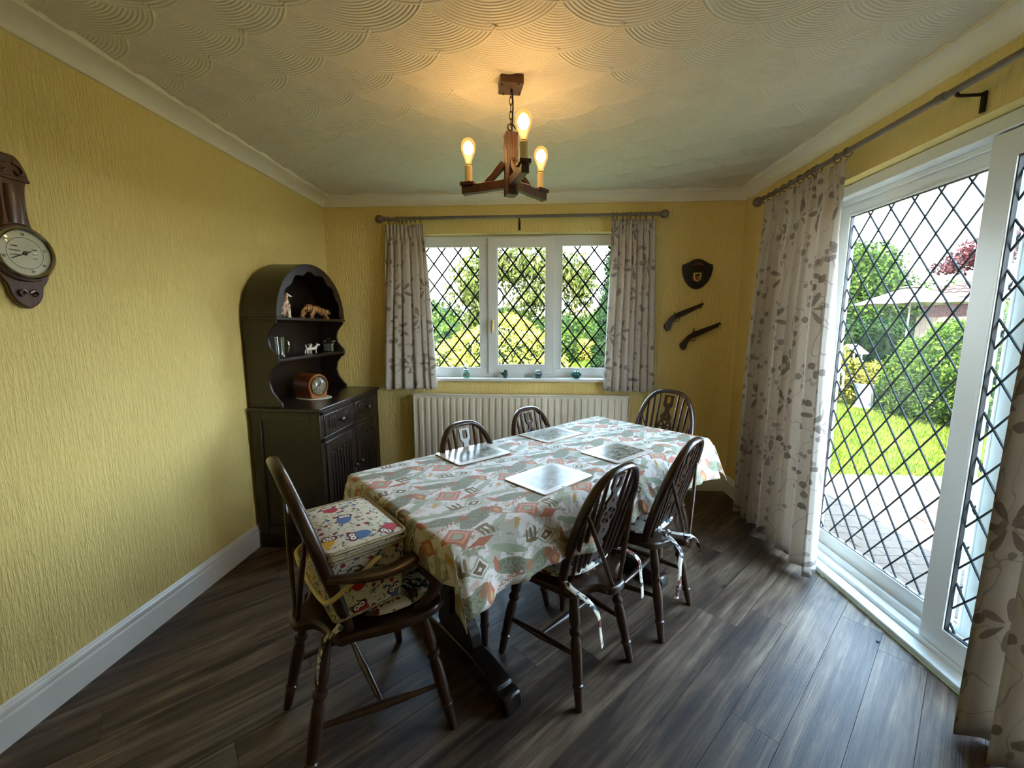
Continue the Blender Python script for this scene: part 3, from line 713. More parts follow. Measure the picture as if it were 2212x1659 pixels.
# ------------------------------------------------------------------ seat cushions
q = Mat('floral_cushion', rough=.85); x, y, z = q.xyz(q.co('Object')); v = q.co('Object'); n = q.noise(v, 22, 4, .6, 1.2); n2 = q.noise(v, 60, 3); n3 = q.noise(q.co('Object', loc=(4, 4, 4)), 15, 2)
c = q.mix(n.gt(.555), S(222, 214, 198), S(40, 44, 58)); c = q.mix((n3.gt(.60))*(n.lt(.55)), c, S(112, 48, 46)); c = q.mix((n.gt(.5))*(n2.gt(.56))*.7, c, S(96, 108, 118))
q.set(col=c).bump(n2, .0008, .5); MT['cush'] = q.m
def cushion(chair, label, w_, d_, zs, yc, ties):
    t = thing('seat_cushion', label, 'cushion', chair.location+V((0, 0, zs)), chair.rotation_euler.z, 'floral seat cushions')
    b = MB()
    def pt(u, v):
        a = 2*pi*u; e = abs(math.cos(a))**2.6+abs(math.sin(a))**2.6; r_ = e**(-1/2.6)
        lat = -pi/2+pi*v; rad = math.cos(lat)**.35
        rad = rad*(1+.01*math.sin(a*9))
        return (w_*r_*math.cos(a)*rad, yc+d_*r_*math.sin(a)*rad, .022+.021*math.sin(lat)*(.9+.1*math.cos(3*a)))
    b.grid(pt, 40, 14); b.build('pad', MT['cush'], t, ang=180)
    pp = [(w_*1.0*(abs(math.cos(a))**2.6+abs(math.sin(a))**2.6)**(-1/2.6)*math.cos(a), yc+d_*(abs(math.cos(a))**2.6+abs(math.sin(a))**2.6)**(-1/2.6)*math.sin(a), .022) for a in [2*pi*i/48 for i in range(48)]]
    MB().tube(pp, .0035, 6, closed=True).build('piping', MT['cush'], t)
    for path in ties:
        P = spline(path, 6); b = MB(); b.tube(P, [.0045+.0075*min(1, i/6) for i in range(len(P))], 8, sx=.28, sy=1.0); b.build('tie', MT['cush'], t)
        k = P[5]; MB().ell(k, (.011, .011, .012), 10, 6).build('knot', MT['cush'], t)
    return t
cushion(chA, 'floral cushion on the near side chair, two ties hanging behind its spindles', .180, .160, .436, .034,
    [[(-.15, -.08, .03), (-.172, -.15, .02), (-.15, -.21, -.01), (-.125, -.235, -.06), (-.115, -.24, -.13), (-.105, -.242, -.185)], [(.13, -.08, .03), (.178, -.15, .025), (.19, -.20, 0), (.185, -.215, -.06), (.19, -.22, -.11), (.192, -.222, -.15)]])
cushion(chB, 'floral cushion on the farther patio-side chair, ties knotted in a bow at the back', .180, .160, .436, .034,
    [[(-.10, -.08, .03), (-.095, -.17, .02), (-.115, -.235, -.02), (-.145, -.245, -.07), (-.155, -.25, -.14), (-.17, -.25, -.20)], [(-.10, -.08, .03), (-.075, -.18, .03), (-.035, -.245, .025), (.01, -.255, -.01), (.035, -.26, -.06), (.045, -.26, -.10)]])
cushion(acN, 'floral cushion under the sewing basket on the near armchair', .195, .150, .463, .078,
    [[(.150, -.06, .03), (.172, -.115, .02), (.165, -.150, -.01), (.150, -.165, -.08), (.140, -.170, -.15), (.128, -.172, -.20)], [(-.15, -.06, .03), (-.19, -.12, .03), (-.235, -.13, .015), (-.275, -.12, -.01), (-.31, -.11, -.03)]])
# ------------------------------------------------------------------ sewing basket
def owl_print(name, sc_):
    q = Mat(name, rough=.75); vv2 = q.co('UV', (sc_, sc_, 1)); vo = q.node('TexVoronoi', voronoi_dimensions='2D'); q.nt.links.new(vv2, vo.inputs['Vector']); vo.inputs['Scale'].default_value = 1; vo.inputs['Randomness'].default_value = .45
    px, py, _ = q.xyz(vv2); cx, cy, _ = q.xyz(vo.outputs['Position']); rr, gg, bb_ = q.xyz(vo.outputs['Color'])
    dx = px-cx; dy = py-cy; th = rr*6.28; ux = dx*th.cos()+dy*th.sin(); uy = dy*th.cos()-dx*th.sin()
    n = q.noise(vv2, 5, 3); 
    c = q.mix(n*.3, S(214, 204, 180), S(196, 184, 158))
    lf = q.noise(q.co('UV', (sc_, sc_, 1), loc=(7, 3, 0)), 3.2, 2, .5, 1.0); c = q.mix((abs(lf-.5).lt(.022))*(n.gt(.45)), c, S(70, 82, 62))
    sp = q.node('TexVoronoi', voronoi_dimensions='2D'); q.nt.links.new(vv2, sp.inputs['Vector']); sp.inputs['Scale'].default_value = 3.3; sd_ = X(q.nt, sp.outputs['Distance']); s1, s2, s3 = q.xyz(sp.outputs['Color'])
    c = q.mix(sd_.lt(.20)*(s1.gt(.5)), c, q.ramp(s2, [(0, S(150, 30, 44)), (.4, S(120, 36, 60)), (.6, S(86, 100, 150)), (1, S(88, 110, 80))]))
    body = hyp(ux/.30, uy/.20); pal = q.ramp(gg, [(0, S(176, 36, 48)), (.34, S(176, 36, 48)), (.36, S(76, 104, 152)), (.62, S(76, 104, 152)), (.64, S(226, 178, 46)), (1, S(226, 178, 46))])
    own = bb_.gt(.28); c = q.mix(body.lt(1)*own, c, pal)
    c = q.mix(hyp((ux-.20)/.12, (abs(uy)-.10)/.12).lt(1)*own, c, S(94, 40, 52)); e1 = hyp((ux-.19)/.075, (abs(uy)-.075)/.075)
    c = q.mix(e1.lt(1)*own, c, S(240, 236, 226)); c = q.mix(e1.lt(.4)*own, c, S(30, 26, 30))
    wv = q.noise(q.co('UV'), 240, 2); q.set(col=c).bump(wv, .0006, .5); return q.m
MT['owl'] = owl_print('owl_and_flower_fabric', 9.0)
q = Mat('plaited_trim', rough=.8); w_ = q.node('TexWave'); q.nt.links.new(q.co('Object', (1, 1, 1), (0, 0, 0)), w_.inputs[0]); w_.inputs['Scale'].default_value = 75; w_.inputs['Distortion'].default_value = 3
wf = X(q.nt, w_.outputs['Fac']); q.set(col=q.mix(wf, S(150, 134, 98), S(216, 202, 164))).bump(wf, .003); MT['trim'] = q.m
bk = thing('sewing_basket', 'fabric-covered sewing basket printed with owls and flowers on the armchair', 'basket', (-.606, 1.236, .5065), R_(-46.5))
def boxwrap(b, w0, d0, w1, d1, z0, z1, r):
    lo = rrect(w0, d0, r, 4); hi = rrect(w1, d1, r, 4); n = len(lo); per = 0; uv = []
    for i in range(n+1):
        a = lo[i % n]; uv.append(per); nx_ = lo[(i+1) % n]; per += math.hypot(nx_[0]-a[0], nx_[1]-a[1])
    vv = []; uu = []
    for i in range(n+1): vv.append((*lo[i % n], z0)); uu.append((uv[i], z0)); vv.append((*hi[i % n], z1)); uu.append((uv[i], z1))
    b.add(vv, [(2*i, 2*i+2, 2*i+3, 2*i+1) for i in range(n)], None, uu); return b
b = boxwrap(MB(), .158, .104, .170, .114, 0, .190, .016); lo = rrect(.158, .104, .016, 4)
b.add([(x, y, 0) for x, y in lo], [tuple(range(len(lo)-1, -1, -1))], None, [(x+3, y) for x, y in lo]); b.build('basket_body', MT['owl'], bk)
lid = MB(); boxwrap(lid, .172, .117, .172, .117, .204, .222, .018)
def lidp(u, v):
    x = (u-.5)*2; y = (v-.5)*2; sx_ = .170; sy_ = .115; f = max(abs(x), abs(y)); 
    return (sx_*x, sy_*y, .222+.012*(1-abs(x)**4)*(1-abs(y)**4))
lid.grid(lidp, 16, 12, None, lambda u, v: (u*.34+1.3, v*.23+.7)); lid.build('lid', MT['owl'], bk, ang=60)
def loop3(w_, d_, r_, z_): return [(x, y, z_) for x, y in rrect(w_, d_, r_, 5)]
MB().tube(loop3(.172, .117, .018, .222), .0062, 8, closed=True).build('lid_braid', MT['trim'], bk)
MB().tube(loop3(.174, .119, .018, .206), .0050, 8, closed=True).build('lid_braid', MT['trim'], bk)
MB().tube(loop3(.169, .113, .016, .192), .0048, 8, closed=True).build('rim_braid', MT['trim'], bk)
MB().tube(loop3(.159, .105, .016, .006), .0045, 8, closed=True).build('base_braid', MT['trim'], bk)
hp = spline([(.175, .03, .172), (.181, -.05, .128), (.180, -.118, .092), (.13, -.132, .080), (0, -.135, .076), (-.13, -.132, .080), (-.180, -.118, .092), (-.181, -.05, .128), (-.175, .03, .172)], 6)
MB().tube(hp, .0075, 8).build('carry_handle', plain('pale_cane', S(224, 204, 140), .5, 0, .1, 150), bk)
for s in (1, -1): MB().ell((s*.173, .03, .172), (.008, .012, .012), 10, 6).build('handle_stud', MT['metal'], bk)
# ------------------------------------------------------------------ arched dresser against the left wall, facing the room (+x)
DX0, DX1, DY0, DY1, DZ = XL+.021, -1.262, 2.292, 3.214, .880
dr = thing('arched_dresser', 'tall dark oak dresser with arched plate rack standing in the left corner', 'dresser', (-1.48, 2.753, 0))
DO = V((-1.48, 2.753, 0))
def db(b, name, par=dr, bevel=.003, mat='dresser', **k):
    o = b.build(name, MT[mat], par, bevel=bevel, **k)
    if par is dr: o.location = -DO
    return o
b = MB(); X0, X1, Y0d, Y1d = DX0+.006, DX1-.016, DY0+.012, DY1-.012
b.bb(X0, X1-.001, Y0d+.012, Y1d, .0, .86); db(b, 'cabinet_body')
b = MB(); b.bb(DX0, DX1, DY0, DY1, .857, DZ); db(b, 'worktop', bevel=.005)
b = MB(); b.bb(X0, X1+.004, Y0d-.002, Y1d+.002, 0, .075); db(b, 'plinth', bevel=.004)
# side panel framing facing the camera
b = MB(); b.bb(X0, X0+.06, Y0d, Y0d+.012, .075, .857); b.bb(X1-.055, X1, Y0d, Y0d+.012, .075, .857); b.bb(X0+.06, X1-.055, Y0d, Y0d+.012, .80, .857); b.bb(X0+.06, X1-.055, Y0d, Y0d+.012, .075, .14); db(b, 'side_framing')
# front face frame
FXx = X1
b = MB(); ym = (Y0d+Y1d)/2
for y0, y1 in ((Y0d, Y0d+.045), (ym-.02, ym+.02), (Y1d-.045, Y1d)): b.bb(FXx-.004, FXx+.006, y0, y1, .075, .857)
for z0, z1 in ((.835, .857), (.665, .695), (.075, .105)): b.bb(FXx-.004, FXx+.006, Y0d, Y1d, z0, z1)
db(b, 'face_frame')
for k, (ya, yb) in enumerate(((Y0d+.048, ym-.023), (ym+.023, Y1d-.048))):
    b = MB(); b.bb(FXx-.004, FXx+.010, ya, yb, .698, .832); d_ = db(b, 'drawer', bevel=.004)
    for i in range(9):
        yy = ya+.06+(yb-ya-.12)*i/8
        if abs(yy-(ya+yb)/2) < .035: continue
        z0 = .735-.012*math.sin(pi*i/8); db(MB().bb(FXx+.010, FXx+.0145, yy-.006, yy+.006, z0, .805), 'flute', d_, .002)
        if i in (1, 2, 3, 5, 6, 7): db(MB().ell((FXx+.011, yy, z0-.014), .003, 8, 6), 'stud', d_, 0, 'brass')
    kn = MB().lathe([(.007, 0), (.007, .012), (.016, .018), (.017, .026), (.010, .033), (0, .035)], 14, frame_T((FXx+.010, (ya+yb)/2, .765), (0, 1, 0), (0, 0, 1), (1, 0, 0))); db(kn, 'knob', d_, 0)
    b = MB(); b.bb(FXx-.004, FXx+.006, ya, yb, .108, .662); d_ = db(b, 'cupboard_door', bevel=.003)
    b = MB(); w_ = .052
    for (y0, y1, z0, z1) in ((ya, ya+w_, .108, .662), (yb-w_, yb, .108, .662), (ya+w_, yb-w_, .60, .662), (ya+w_, yb-w_, .108, .165)): b.bb(FXx+.006, FXx+.013, y0, y1, z0, z1)
    db(b, 'door_framing', d_, .002)
    for i in range(7):
        yy = ya+w_+.02+(yb-ya-2*w_-.04)*i/6; zt = .585-.018*abs(math.sin(pi*i/2)); db(MB().bb(FXx+.006, FXx+.0125, yy-.008, yy+.008, .18, zt), 'linenfold_rib', d_, .003)
    yk = yb-.024 if k == 0 else ya+.024
    kn = MB().lathe([(.007, 0), (.007, .012), (.015, .018), (.015, .025), (.009, .031), (0, .033)], 14, frame_T((FXx+.013, yk, .40), (0, 1, 0), (0, 0, 1), (1, 0, 0))); db(kn, 'knob', d_, 0)
# plate rack
HX0, HX1, HY0, HY1 = DX0, -1.505, 2.318, 3.165; AS = 1.415; hc = (HY0+HY1)/2; ra, rz = (HY1-HY0)/2, .352
sp = [(HX1, DZ), (HX1, .905), (HX1-.018, .925), (HX1-.055, .975), (HX1-.068, 1.03), (HX1-.058, 1.085), (HX1-.028, 1.125), (HX1-.004, 1.14), (HX1, 1.15), (HX1, 1.185), (HX1-.014, 1.20), (HX1-.048, 1.24), (HX1-.056, 1.285), (HX1-.045, 1.325), (HX1-.014, 1.365), (HX1, 1.38), (HX1, 1.395), (HX1+.008, AS), (HX0, AS), (HX0, DZ)]
for yy in (HY0, HY1-.018):
    T = frame_T((0, yy+.018, 0), (1, 0, 0), (0, 0, 1), (0, -1, 0)); b = MB().prism(sp, 0, .018, T); db(b, 'rack_side', bevel=.002)
b = MB(); b.bb(HX0, HX0+.008, HY0+.018, HY1-.018, DZ, AS); db(b, 'rack_back')
arch = [(hc+ra*math.cos(pi*i/36), AS+rz*math.sin(pi*i/36)) for i in range(37)]; inn = [(hc+(ra-.018)*math.cos(pi*i/36), AS+(rz-.018)*math.sin(pi*i/36)) for i in range(37)]
T = frame_T((HX0, 0, 0), (0, 1, 0), (0, 0, 1), (1, 0, 0))
db(MB().prism(arch+list(reversed(inn)), 0, HX1+.010-HX0, T), 'arched_hood', bevel=.002)
db(MB().prism([(y, z) for y, z in inn], 0, .008, T), 'hood_back', bevel=0)
wav = []
for i in range(73):
    a = pi*i/72; am = .052+.010*abs(math.sin(a*7)); am = .058+.011*math.sin(a*14); wav.append((hc+(ra-am)*math.cos(a), AS+(rz-am)*math.sin(a)))
T = frame_T((HX1-.004, 0, 0), (0, 1, 0), (0, 0, 1), (1, 0, 0))
db(MB().prism([(hc+(ra-.004)*math.cos(pi*i/36), AS+(rz-.004)*math.sin(pi*i/36)) for i in range(37)]+list(reversed(wav)), 0, .012, T), 'scalloped_fascia', bevel=.002)
db(MB().bb(HX0, HX1+.012, HY0-.006, HY1+.006, AS-.018, AS), 'shelf', bevel=.004)
db(MB().bb(HX0, HX1-.002, HY0+.018, HY1-.018, 1.152, 1.170), 'shelf', bevel=.003)
SH1, SH2 = AS, 1.170
# ---- china and glass on the dresser
def remesh(o, vx): 
    r_ = o.modifiers.new('weld', 'REMESH'); r_.mode = 'VOXEL'; r_.voxel_size = vx; r_.use_smooth_shade = True
    s_ = o.modifiers.new('soften', 'SMOOTH'); s_.factor = .5; s_.iterations = 3
def fur(name, c0, c1, sc_, thr=.5, st=(1, 1, 1)):
    q = Mat(name, rough=.3); n = q.noise(q.co('Object', st), sc_, 3, .5, .6); q.set(col=q.mix(n.step(thr-.06, thr+.06), c0, c1)); q.b.inputs['Coat Weight'].default_value = .3; return q.m
MT['borzoi'] = fur('tan_and_white_china', S(232, 214, 186), S(168, 108, 58), 16, .5)
MT['terrier'] = fur('white_and_brown_china', S(236, 230, 220), S(84, 52, 32), 24, .60)
q = Mat('striped_china', rough=.3); wv_ = q.node('TexWave', wave_type='BANDS', bands_direction='Y'); q.nt.links.new(q.co('Object'), wv_.inputs[0]); wv_.inputs['Scale'].default_value = 22; wv_.inputs['Distortion'].default_value = 5; wv_.inputs['Detail'].default_value = 2
q.set(col=q.mix(X(q.nt, wv_.outputs['Fac']).gt(.70), S(206, 146, 82), S(52, 30, 18))); MT['tiger'] = q.m
def fig(name, label, cat, loc, rz, parts, mat, vx, group=None):
    b = MB()
    for p_ in parts:
        if p_[0] == 'e': b.ell(p_[1], p_[2], 14, 10)
        else: b.tube(spline(p_[1], 4), [p_[2][0]+(p_[2][1]-p_[2][0])*i/(4*(len(p_[1])-1)) for i in range(4*(len(p_[1])-1)+1)], 10)
    o = b.build(name, MT[mat], loc=loc, rot=(0, 0, rz), ang=180); remesh(o, vx); return tag(o, label, cat, group)
# local +y is the nose direction
fig('dog_figurine', 'tall tan and white china hound sitting on the top dresser shelf', 'figurine', (-1.575, 2.540, SH1+.001), -.12,
    [('e', (0, -.004, .072), (.019, .023, .040)), ('e', (0, -.016, .040), (.024, .028, .034)), ('e', (0, .010, .090), (.016, .016, .026)), ('t', [(0, .006, .098), (0, .006, .122), (0, .010, .140)], (.015, .0115)), ('e', (0, .014, .142), (.012, .016, .0115)), ('t', [(0, .022, .142), (0, .044, .137), (0, .060, .133)], (.0095, .0055)),
     ('t', [(.011, .014, .085), (.012, .018, .04), (.012, .018, .004), (.012, .030, .003)], (.0095, .0065)), ('t', [(-.011, .014, .085), (-.012, .016, .04), (-.012, .016, .004), (-.012, .028, .003)], (.0095, .0065)),
     ('t', [(.018, -.016, .04), (.022, .0, .02), (.021, -.008, .007), (.021, .010, .005)], (.014, .007)), ('t', [(-.018, -.016, .04), (-.022, 0, .02), (-.021, -.008, .007), (-.021, .010, .005)], (.014, .007)), ('t', [(0, -.038, .03), (0, -.05, .016), (.01, -.056, .007)], (.008, .005)), ('t', [(.009, .006, .148), (.011, -.004, .150)], (.0055, .004)), ('t', [(-.009, .006, .148), (-.011, -.004, .150)], (.0055, .004))], 'borzoi', .0026)
fig('tiger_figurine', 'striped china tiger crouching on the top dresser shelf', 'figurine', (-1.575, 2.90, SH1+.001), -.10,
    [('e', (0, -.075, .070), (.026, .045, .030)), ('e', (0, 0, .066), (.025, .060, .026)), ('e', (0, .065, .052), (.026, .045, .026)), ('e', (0, .130, .050), (.020, .024, .021)), ('e', (0, .152, .042), (.013, .016, .013)), ('e', (.013, .120, .068), (.006, .004, .007)), ('e', (-.013, .120, .068), (.006, .004, .007)),
     ('t', [(.018, .075, .04), (.020, .085, .018), (.020, .10, .006), (.020, .118, .005)], (.013, .008)), ('t', [(-.018, .08, .04), (-.020, .115, .018), (-.020, .14, .006), (-.020, .155, .005)], (.013, .008)),
     ('t', [(.020, -.085, .06), (.023, -.075, .035), (.022, -.10, .018), (.022, -.085, .005), (.022, -.068, .004)], (.020, .008)), ('t', [(-.020, -.09, .06), (-.023, -.105, .035), (-.022, -.128, .018), (-.022, -.118, .005), (-.022, -.10, .004)], (.020, .008)),
     ('t', [(0, -.115, .072), (0, -.145, .055), (0, -.160, .03), (.008, -.172, .012), (.01, -.155, .006)], (.010, .006))], 'tiger', .0035)
for k, (yy, xx, rz_, lb) in enumerate(((2.775, -1.58, -.05, 'tiny white and brown china terrier with raised tail on the middle dresser shelf'), (2.842, -1.585, -.75, 'tiny white and brown china terrier turned outward, right of its pair'))):
    fig('terrier_figurine', lb, 'figurine', (xx, yy, SH2+.001), rz_,
        [('e', (0, 0, .034), (.0105, .024, .012)), ('e', (0, .018, .040), (.0105, .012, .013)), ('t', [(0, .022, .044), (0, .030, .058)], (.009, .008)), ('e', (0, .033, .062), (.009, .010, .008)), ('t', [(0, .038, .061), (0, .052, .057)], (.006, .004)), ('e', (.008, .028, .068), (.003, .004, .005)), ('e', (-.008, .028, .068), (.003, .004, .005)), ('t', [(0, -.022, .040), (0, -.027, .056), (0, -.024, .066)], (.0045, .003)),
         ('t', [(.007, .018, .03), (.007, .019, .001)], (.005, .0045)), ('t', [(-.007, .020, .03), (-.007, .023, .001)], (.005, .0045)), ('t', [(.007, -.017, .03), (.007, -.022, .012), (.007, -.018, .001)], (.006, .0045)), ('t', [(-.007, -.017, .03), (-.007, -.026, .012), (-.007, -.024, .001)], (.006, .0045))], 'terrier', .0022, 'pair of china terriers')
tk = thing('glass_tankard', 'tall clear glass tankard with handle on the middle dresser shelf', 'tankard', (-1.575, 2.452, SH2+.001), .6)
MB().lathe([(0, 0), (.026, 0), (.028, .004), (.026, .012), (.024, .03), (.027, .08), (.030, .125), (.0285, .126), (.025, .08), (.022, .016), (0, .014)], 20).build('mug_body', MT['clear'], tk)
MB().tube(spline([(.026, 0, .105), (.045, 0, .10), (.050, 0, .07), (.042, 0, .035), (.025, 0, .03)]), .0042, 8).build('handle', MT['clear'], tk)
jr = thing('glass_jar', 'square cut-glass jar with lid on the middle dresser shelf', 'jar', (-1.585, 3.075, SH2+.001), .2)
MB().prism(rrect(.036, .036, .008), 0, .068).build('jar_body', MT['clear'], jr, bevel=.003)
MB().prism(rrect(.030, .030, .006), .004, .060).build('jar_contents', plain('frosted_facets', S(120, 120, 110), .25, 0, .5, 120), jr)
b = MB(); b.prism(rrect(.040, .040, .010), .069, .084); b.prism(rrect(.022, .022, .008), .084, .090); b.build('jar_lid', MT['clear'], jr, bevel=.003)
MB().lathe([(.009, .088), (.012, .094), (.012, .099), (.004, .103), (0, .1035)], 12).build('lid_knob', MT['clear'], jr)
# barrel clock
ck = thing('mantel_clock', 'round honey-wood mantel clock with glass face on the dresser worktop', 'clock', (-1.515, 2.69, DZ+.003), R_(-22))
T = frame_T((0, 0, 0), (0, 1, 0), (0, 0, 1), (1, 0, 0))
out = [(.078*math.cos(R_(a)), .082+.078*math.sin(R_(a))) for a in range(-30, 211, 10)]; poly = out+[(-.062, .0), (.062, .0)]
MB().prism(poly, -.10, .055, T).build('clock_case', MT['clock'], ck, bevel=.005)
Tf = frame_T((.055, 0, .082), (0, 1, 0), (0, 0, 1), (1, 0, 0))
MB().lathe([(.058, -.002), (.066, -.002), (.067, .006), (.062, .012), (.058, .008)], 32, Tf, cap=False).build('bezel', MT['brass'], ck)
MB().lathe([(0, .001), (.059, .001)], 32, Tf, cap=False).build('dial', plain('silvered_dial', S(150, 138, 118), .35, .3, .3, 40), ck)
for i in range(12):
    a = R_(30*i); MB().box((.048, 0, .002), (.012, .003, .001), Tf @ M.Rotation(a, 4, 'Z')).build('hour_mark', MT['black'], ck, smooth=False)
MB().box((.014, 0, .003), (.034, .004, .001), Tf @ M.Rotation(R_(55), 4, 'Z')).build('hour_hand', MT['black'], ck, smooth=False)
MB().box((.018, 0, .004), (.046, .003, .001), Tf @ M.Rotation(R_(160), 4, 'Z')).build('minute_hand', MT['black'], ck, smooth=False)
MB().lathe([(.058, .006), (.050, .014), (.034, .020), (.016, .023), (0, .024)], 32, Tf, cap=False).build('dial_glass', MT['clear'], ck)
b = MB(); n = 48; pts = [(.125*math.cos(2*pi*i/n)*(1+.035*math.cos(12*2*pi*i/n)), .098*math.sin(2*pi*i/n)*(1+.035*math.cos(12*2*pi*i/n))) for i in range(n)]
dl = b.prism(pts, 0, .0025).build('lace_doily', plain('white_lace', S(226, 218, 204), .9, 0, .12, 200), loc=(-1.513, 2.688, DZ+.0005), rot=(0, 0, R_(-22))); tag(dl, 'white lace doily under the mantel clock', 'doily')

# ------------------------------------------------------------------ barometer on the left wall
bm = thing('banjo_barometer', 'carved walnut banjo barometer with silvered dial on the left wall', 'barometer', (XL, 1.312, 1.60))
hp_ = [(0, .312), (.026, .308), (.044, .278), (.053, .244), (.042, .228), (.036, .193), (.035, .146), (.038, .100), (.048, .079), (.064, .061), (.086, -.004), (.066, -.080), (.050, -.107), (.044, -.137), (.028, -.164), (.0, -.180)]
lp = hp_+[(-y, z) for y, z in reversed(hp_[1:-1])]; lp = smooth_loop(lp, 4)
TB = frame_T((0, 0, 0), (0, -1, 0), (0, 0, 1), (1, 0, 0)) if False else frame_T((0, 0, 0), (0, 1, 0), (0, 0, 1), (1, 0, 0))
MB().prism(lp, 0.001, .022, TB).build('case', MT['baro'], bm, bevel=.006, seg=3)
MB().tube([(.020, 0, .215), (.022, 0, .155), (.020, 0, .095)], [.024, .026, .024], 16, sx=.5, sy=1.0, up=(1, 0, 0)).build('thermometer_cover', MT['baro'], bm)
for s in (1, -1):
    MB().tube(spline([(.024, s*.010, .285), (.026, s*.026, .280), (.026, s*.034, .262), (.026, s*.022, .252), (.026, s*.012, .262)]), [.004]*25, 6).build('carved_scroll', MT['baro'], bm)
    MB().tube(spline([(.024, s*.004, -.128), (.027, s*.016, -.120), (.027, s*.026, -.128), (.026, s*.020, -.138), (.026, s*.012, -.132)]), .004, 6).build('carved_shell', MT['baro'], bm)
MB().box((.022, 0, .238), (.012, .10, .012)).build('moulding', MT['baro'], bm, bevel=.003)
Td = frame_T((.022, 0, 0), (0, 1, 0), (0, 0, 1), (1, 0, 0))
MB().lathe([(.088, -.002), (.092, .006), (.088, .012), (.080, .012)], 40, Td, cap=False).build('turned_ring', MT['baro'], bm)
MB().lathe([(.074, .004), (.083, .010), (.084, .018), (.078, .022), (.072, .018)], 40, Td, cap=False).build('chrome_bezel', plain('polished_bezel', S(190, 182, 160), .18, 1.0), bm)
MB().lathe([(0, .010), (.076, .010)], 40, Td, cap=False).build('dial', plain('silvered_paper_dial', S(196, 190, 164), .4, .15, .08, 12), bm)
MB().tube([(.034, .050*math.cos(2*pi*i/40), .050*math.sin(2*pi*i/40)) for i in range(40)], .0006, 4, closed=True).build('dial_circle', MT['black'], bm)
def wtext(txt, size, loc, rot, mat, par, name='lettering', ext=.0003):
    cu = bpy.data.curves.new(name, 'FONT'); cu.body = txt; cu.size = size; cu.align_x = 'CENTER'; cu.align_y = 'CENTER'; cu.extrude = ext
    o = bpy.data.objects.new('tmp', cu); C.objects.link(o); dg = bpy.context.evaluated_depsgraph_get(); dg.update()
    me = bpy.data.meshes.new_from_object(o.evaluated_get(dg)); bpy.data.objects.remove(o); me.materials.clear()
    p_ = place(me, name, mat, par); p_.location = loc; p_.rotation_euler = rot; return p_
RW = (pi/2, 0, pi/2)
for t, a in (('30', 90), ('31', 15), ('28', 195), ('29', 142), ('29', -75), ('30', -35)): wtext(t, .012, (.0326, .060*math.cos(R_(a)), .060*math.sin(R_(a))), RW, MT['black'], bm, 'dial_numeral')
for t, yy, zz in (('RAIN', -.026, .020), ('CHANGE', -.026, .006), ('STORMY', -.026, -.008), ('FAIR', .028, .014), ('DRY', .028, 0), ('SET', .028, -.014)): wtext(t, .0075, (.0326, yy, zz), RW, MT['black'], bm, 'dial_word')
MB().box((0, 0, .0125), (.062, .003, .001), Td @ M.Rotation(R_(28), 4, 'Z') @ M.Translation((-.012, 0, 0))).build('pointer', MT['black'], bm, smooth=False)
MB().lathe([(.007, .012), (.005, .015), (0, .016)], 14, Td).build('pointer_hub', MT['black'], bm)
MB().lathe([(.074, .017), (.05, .021), (.02, .0235), (0, .024)], 40, Td, cap=False).build('dial_glass', glass('dial_glass', (.97, .98, .97, 1), .8), bm)

# ------------------------------------------------------------------ radiator
ra_ = thing('panel_radiator', 'long cream ribbed panel radiator below the back window', 'radiator', (-.13, YB, .17))
RX0, RX1, RZ0, RZ1 = -1.008, .749, .195, .806; yr = YB-.095; b = MB(); n = 32; prof = []
for i in range(n):
    x0 = RX0+.028+(RX1-RX0-.056)*i/n; p_ = (RX1-RX0-.056)/n
    prof += [(x0, 0), (x0+.28*p_, 0), (x0+.40*p_, -.012), (x0+.86*p_, -.012), (x0+.98*p_, 0)]
prof = [(RX0+.004, 0)]+prof+[(RX1-.004, 0)]
vv = []; zs_ = [RZ0, RZ0+.025, RZ0+.05, RZ1-.05, RZ1-.025, RZ1]
for k, z_ in enumerate(zs_):
    for x_, d_ in prof: vv.append((x_, yr+(d_ if 2 <= k <= 3 else 0), z_))
m_ = len(prof); b.add(vv, [(k*m_+i, k*m_+i+1, (k+1)*m_+i+1, (k+1)*m_+i) for k in range(5) for i in range(m_-1)])
def rb(b, name, mat='rad', bevel=.002, **k): o = b.build(name, MT[mat], ra_, bevel=bevel, **k); o.location = -V((-.13, YB, .17)); return o
rb(b, 'ribbed_panel', bevel=0)
b = MB(); b.bb(RX0, RX1, yr-.013, yr+.055, RZ1-.004, RZ1+.004); b.bb(RX0, RX0+.006, yr-.013, yr+.055, RZ0, RZ1); b.bb(RX1-.006, RX1, yr-.013, yr+.055, RZ0, RZ1); rb(b, 'casing')
b = MB(); b.bb(RX0+.01, RX1-.01, yr+.03, yr+.05, RZ0+.01, RZ1-.02); rb(b, 'back_panel')
for x_ in (RX0+.2, RX1-.2): rb(MB().bb(x_-.02, x_+.02, yr+.05, YB-.001, RZ0+.05, RZ1-.08), 'wall_bracket')
b = MB().lathe([(.010, 0), (.010, .19)], 10, M.Translation((RX0+.02, yr+.03, .004))); rb(b, 'pipe', bevel=0); b = MB().lathe([(.016, 0), (.018, .01), (.018, .05), (.012, .06), (0, .062)], 14, M.Translation((RX0-.022, yr+.03, .19))); b.lathe([(.010, 0), (.010, .19)], 10, M.Translation((RX0-.022, yr+.03, .004))); rb(b, 'valve', bevel=0)

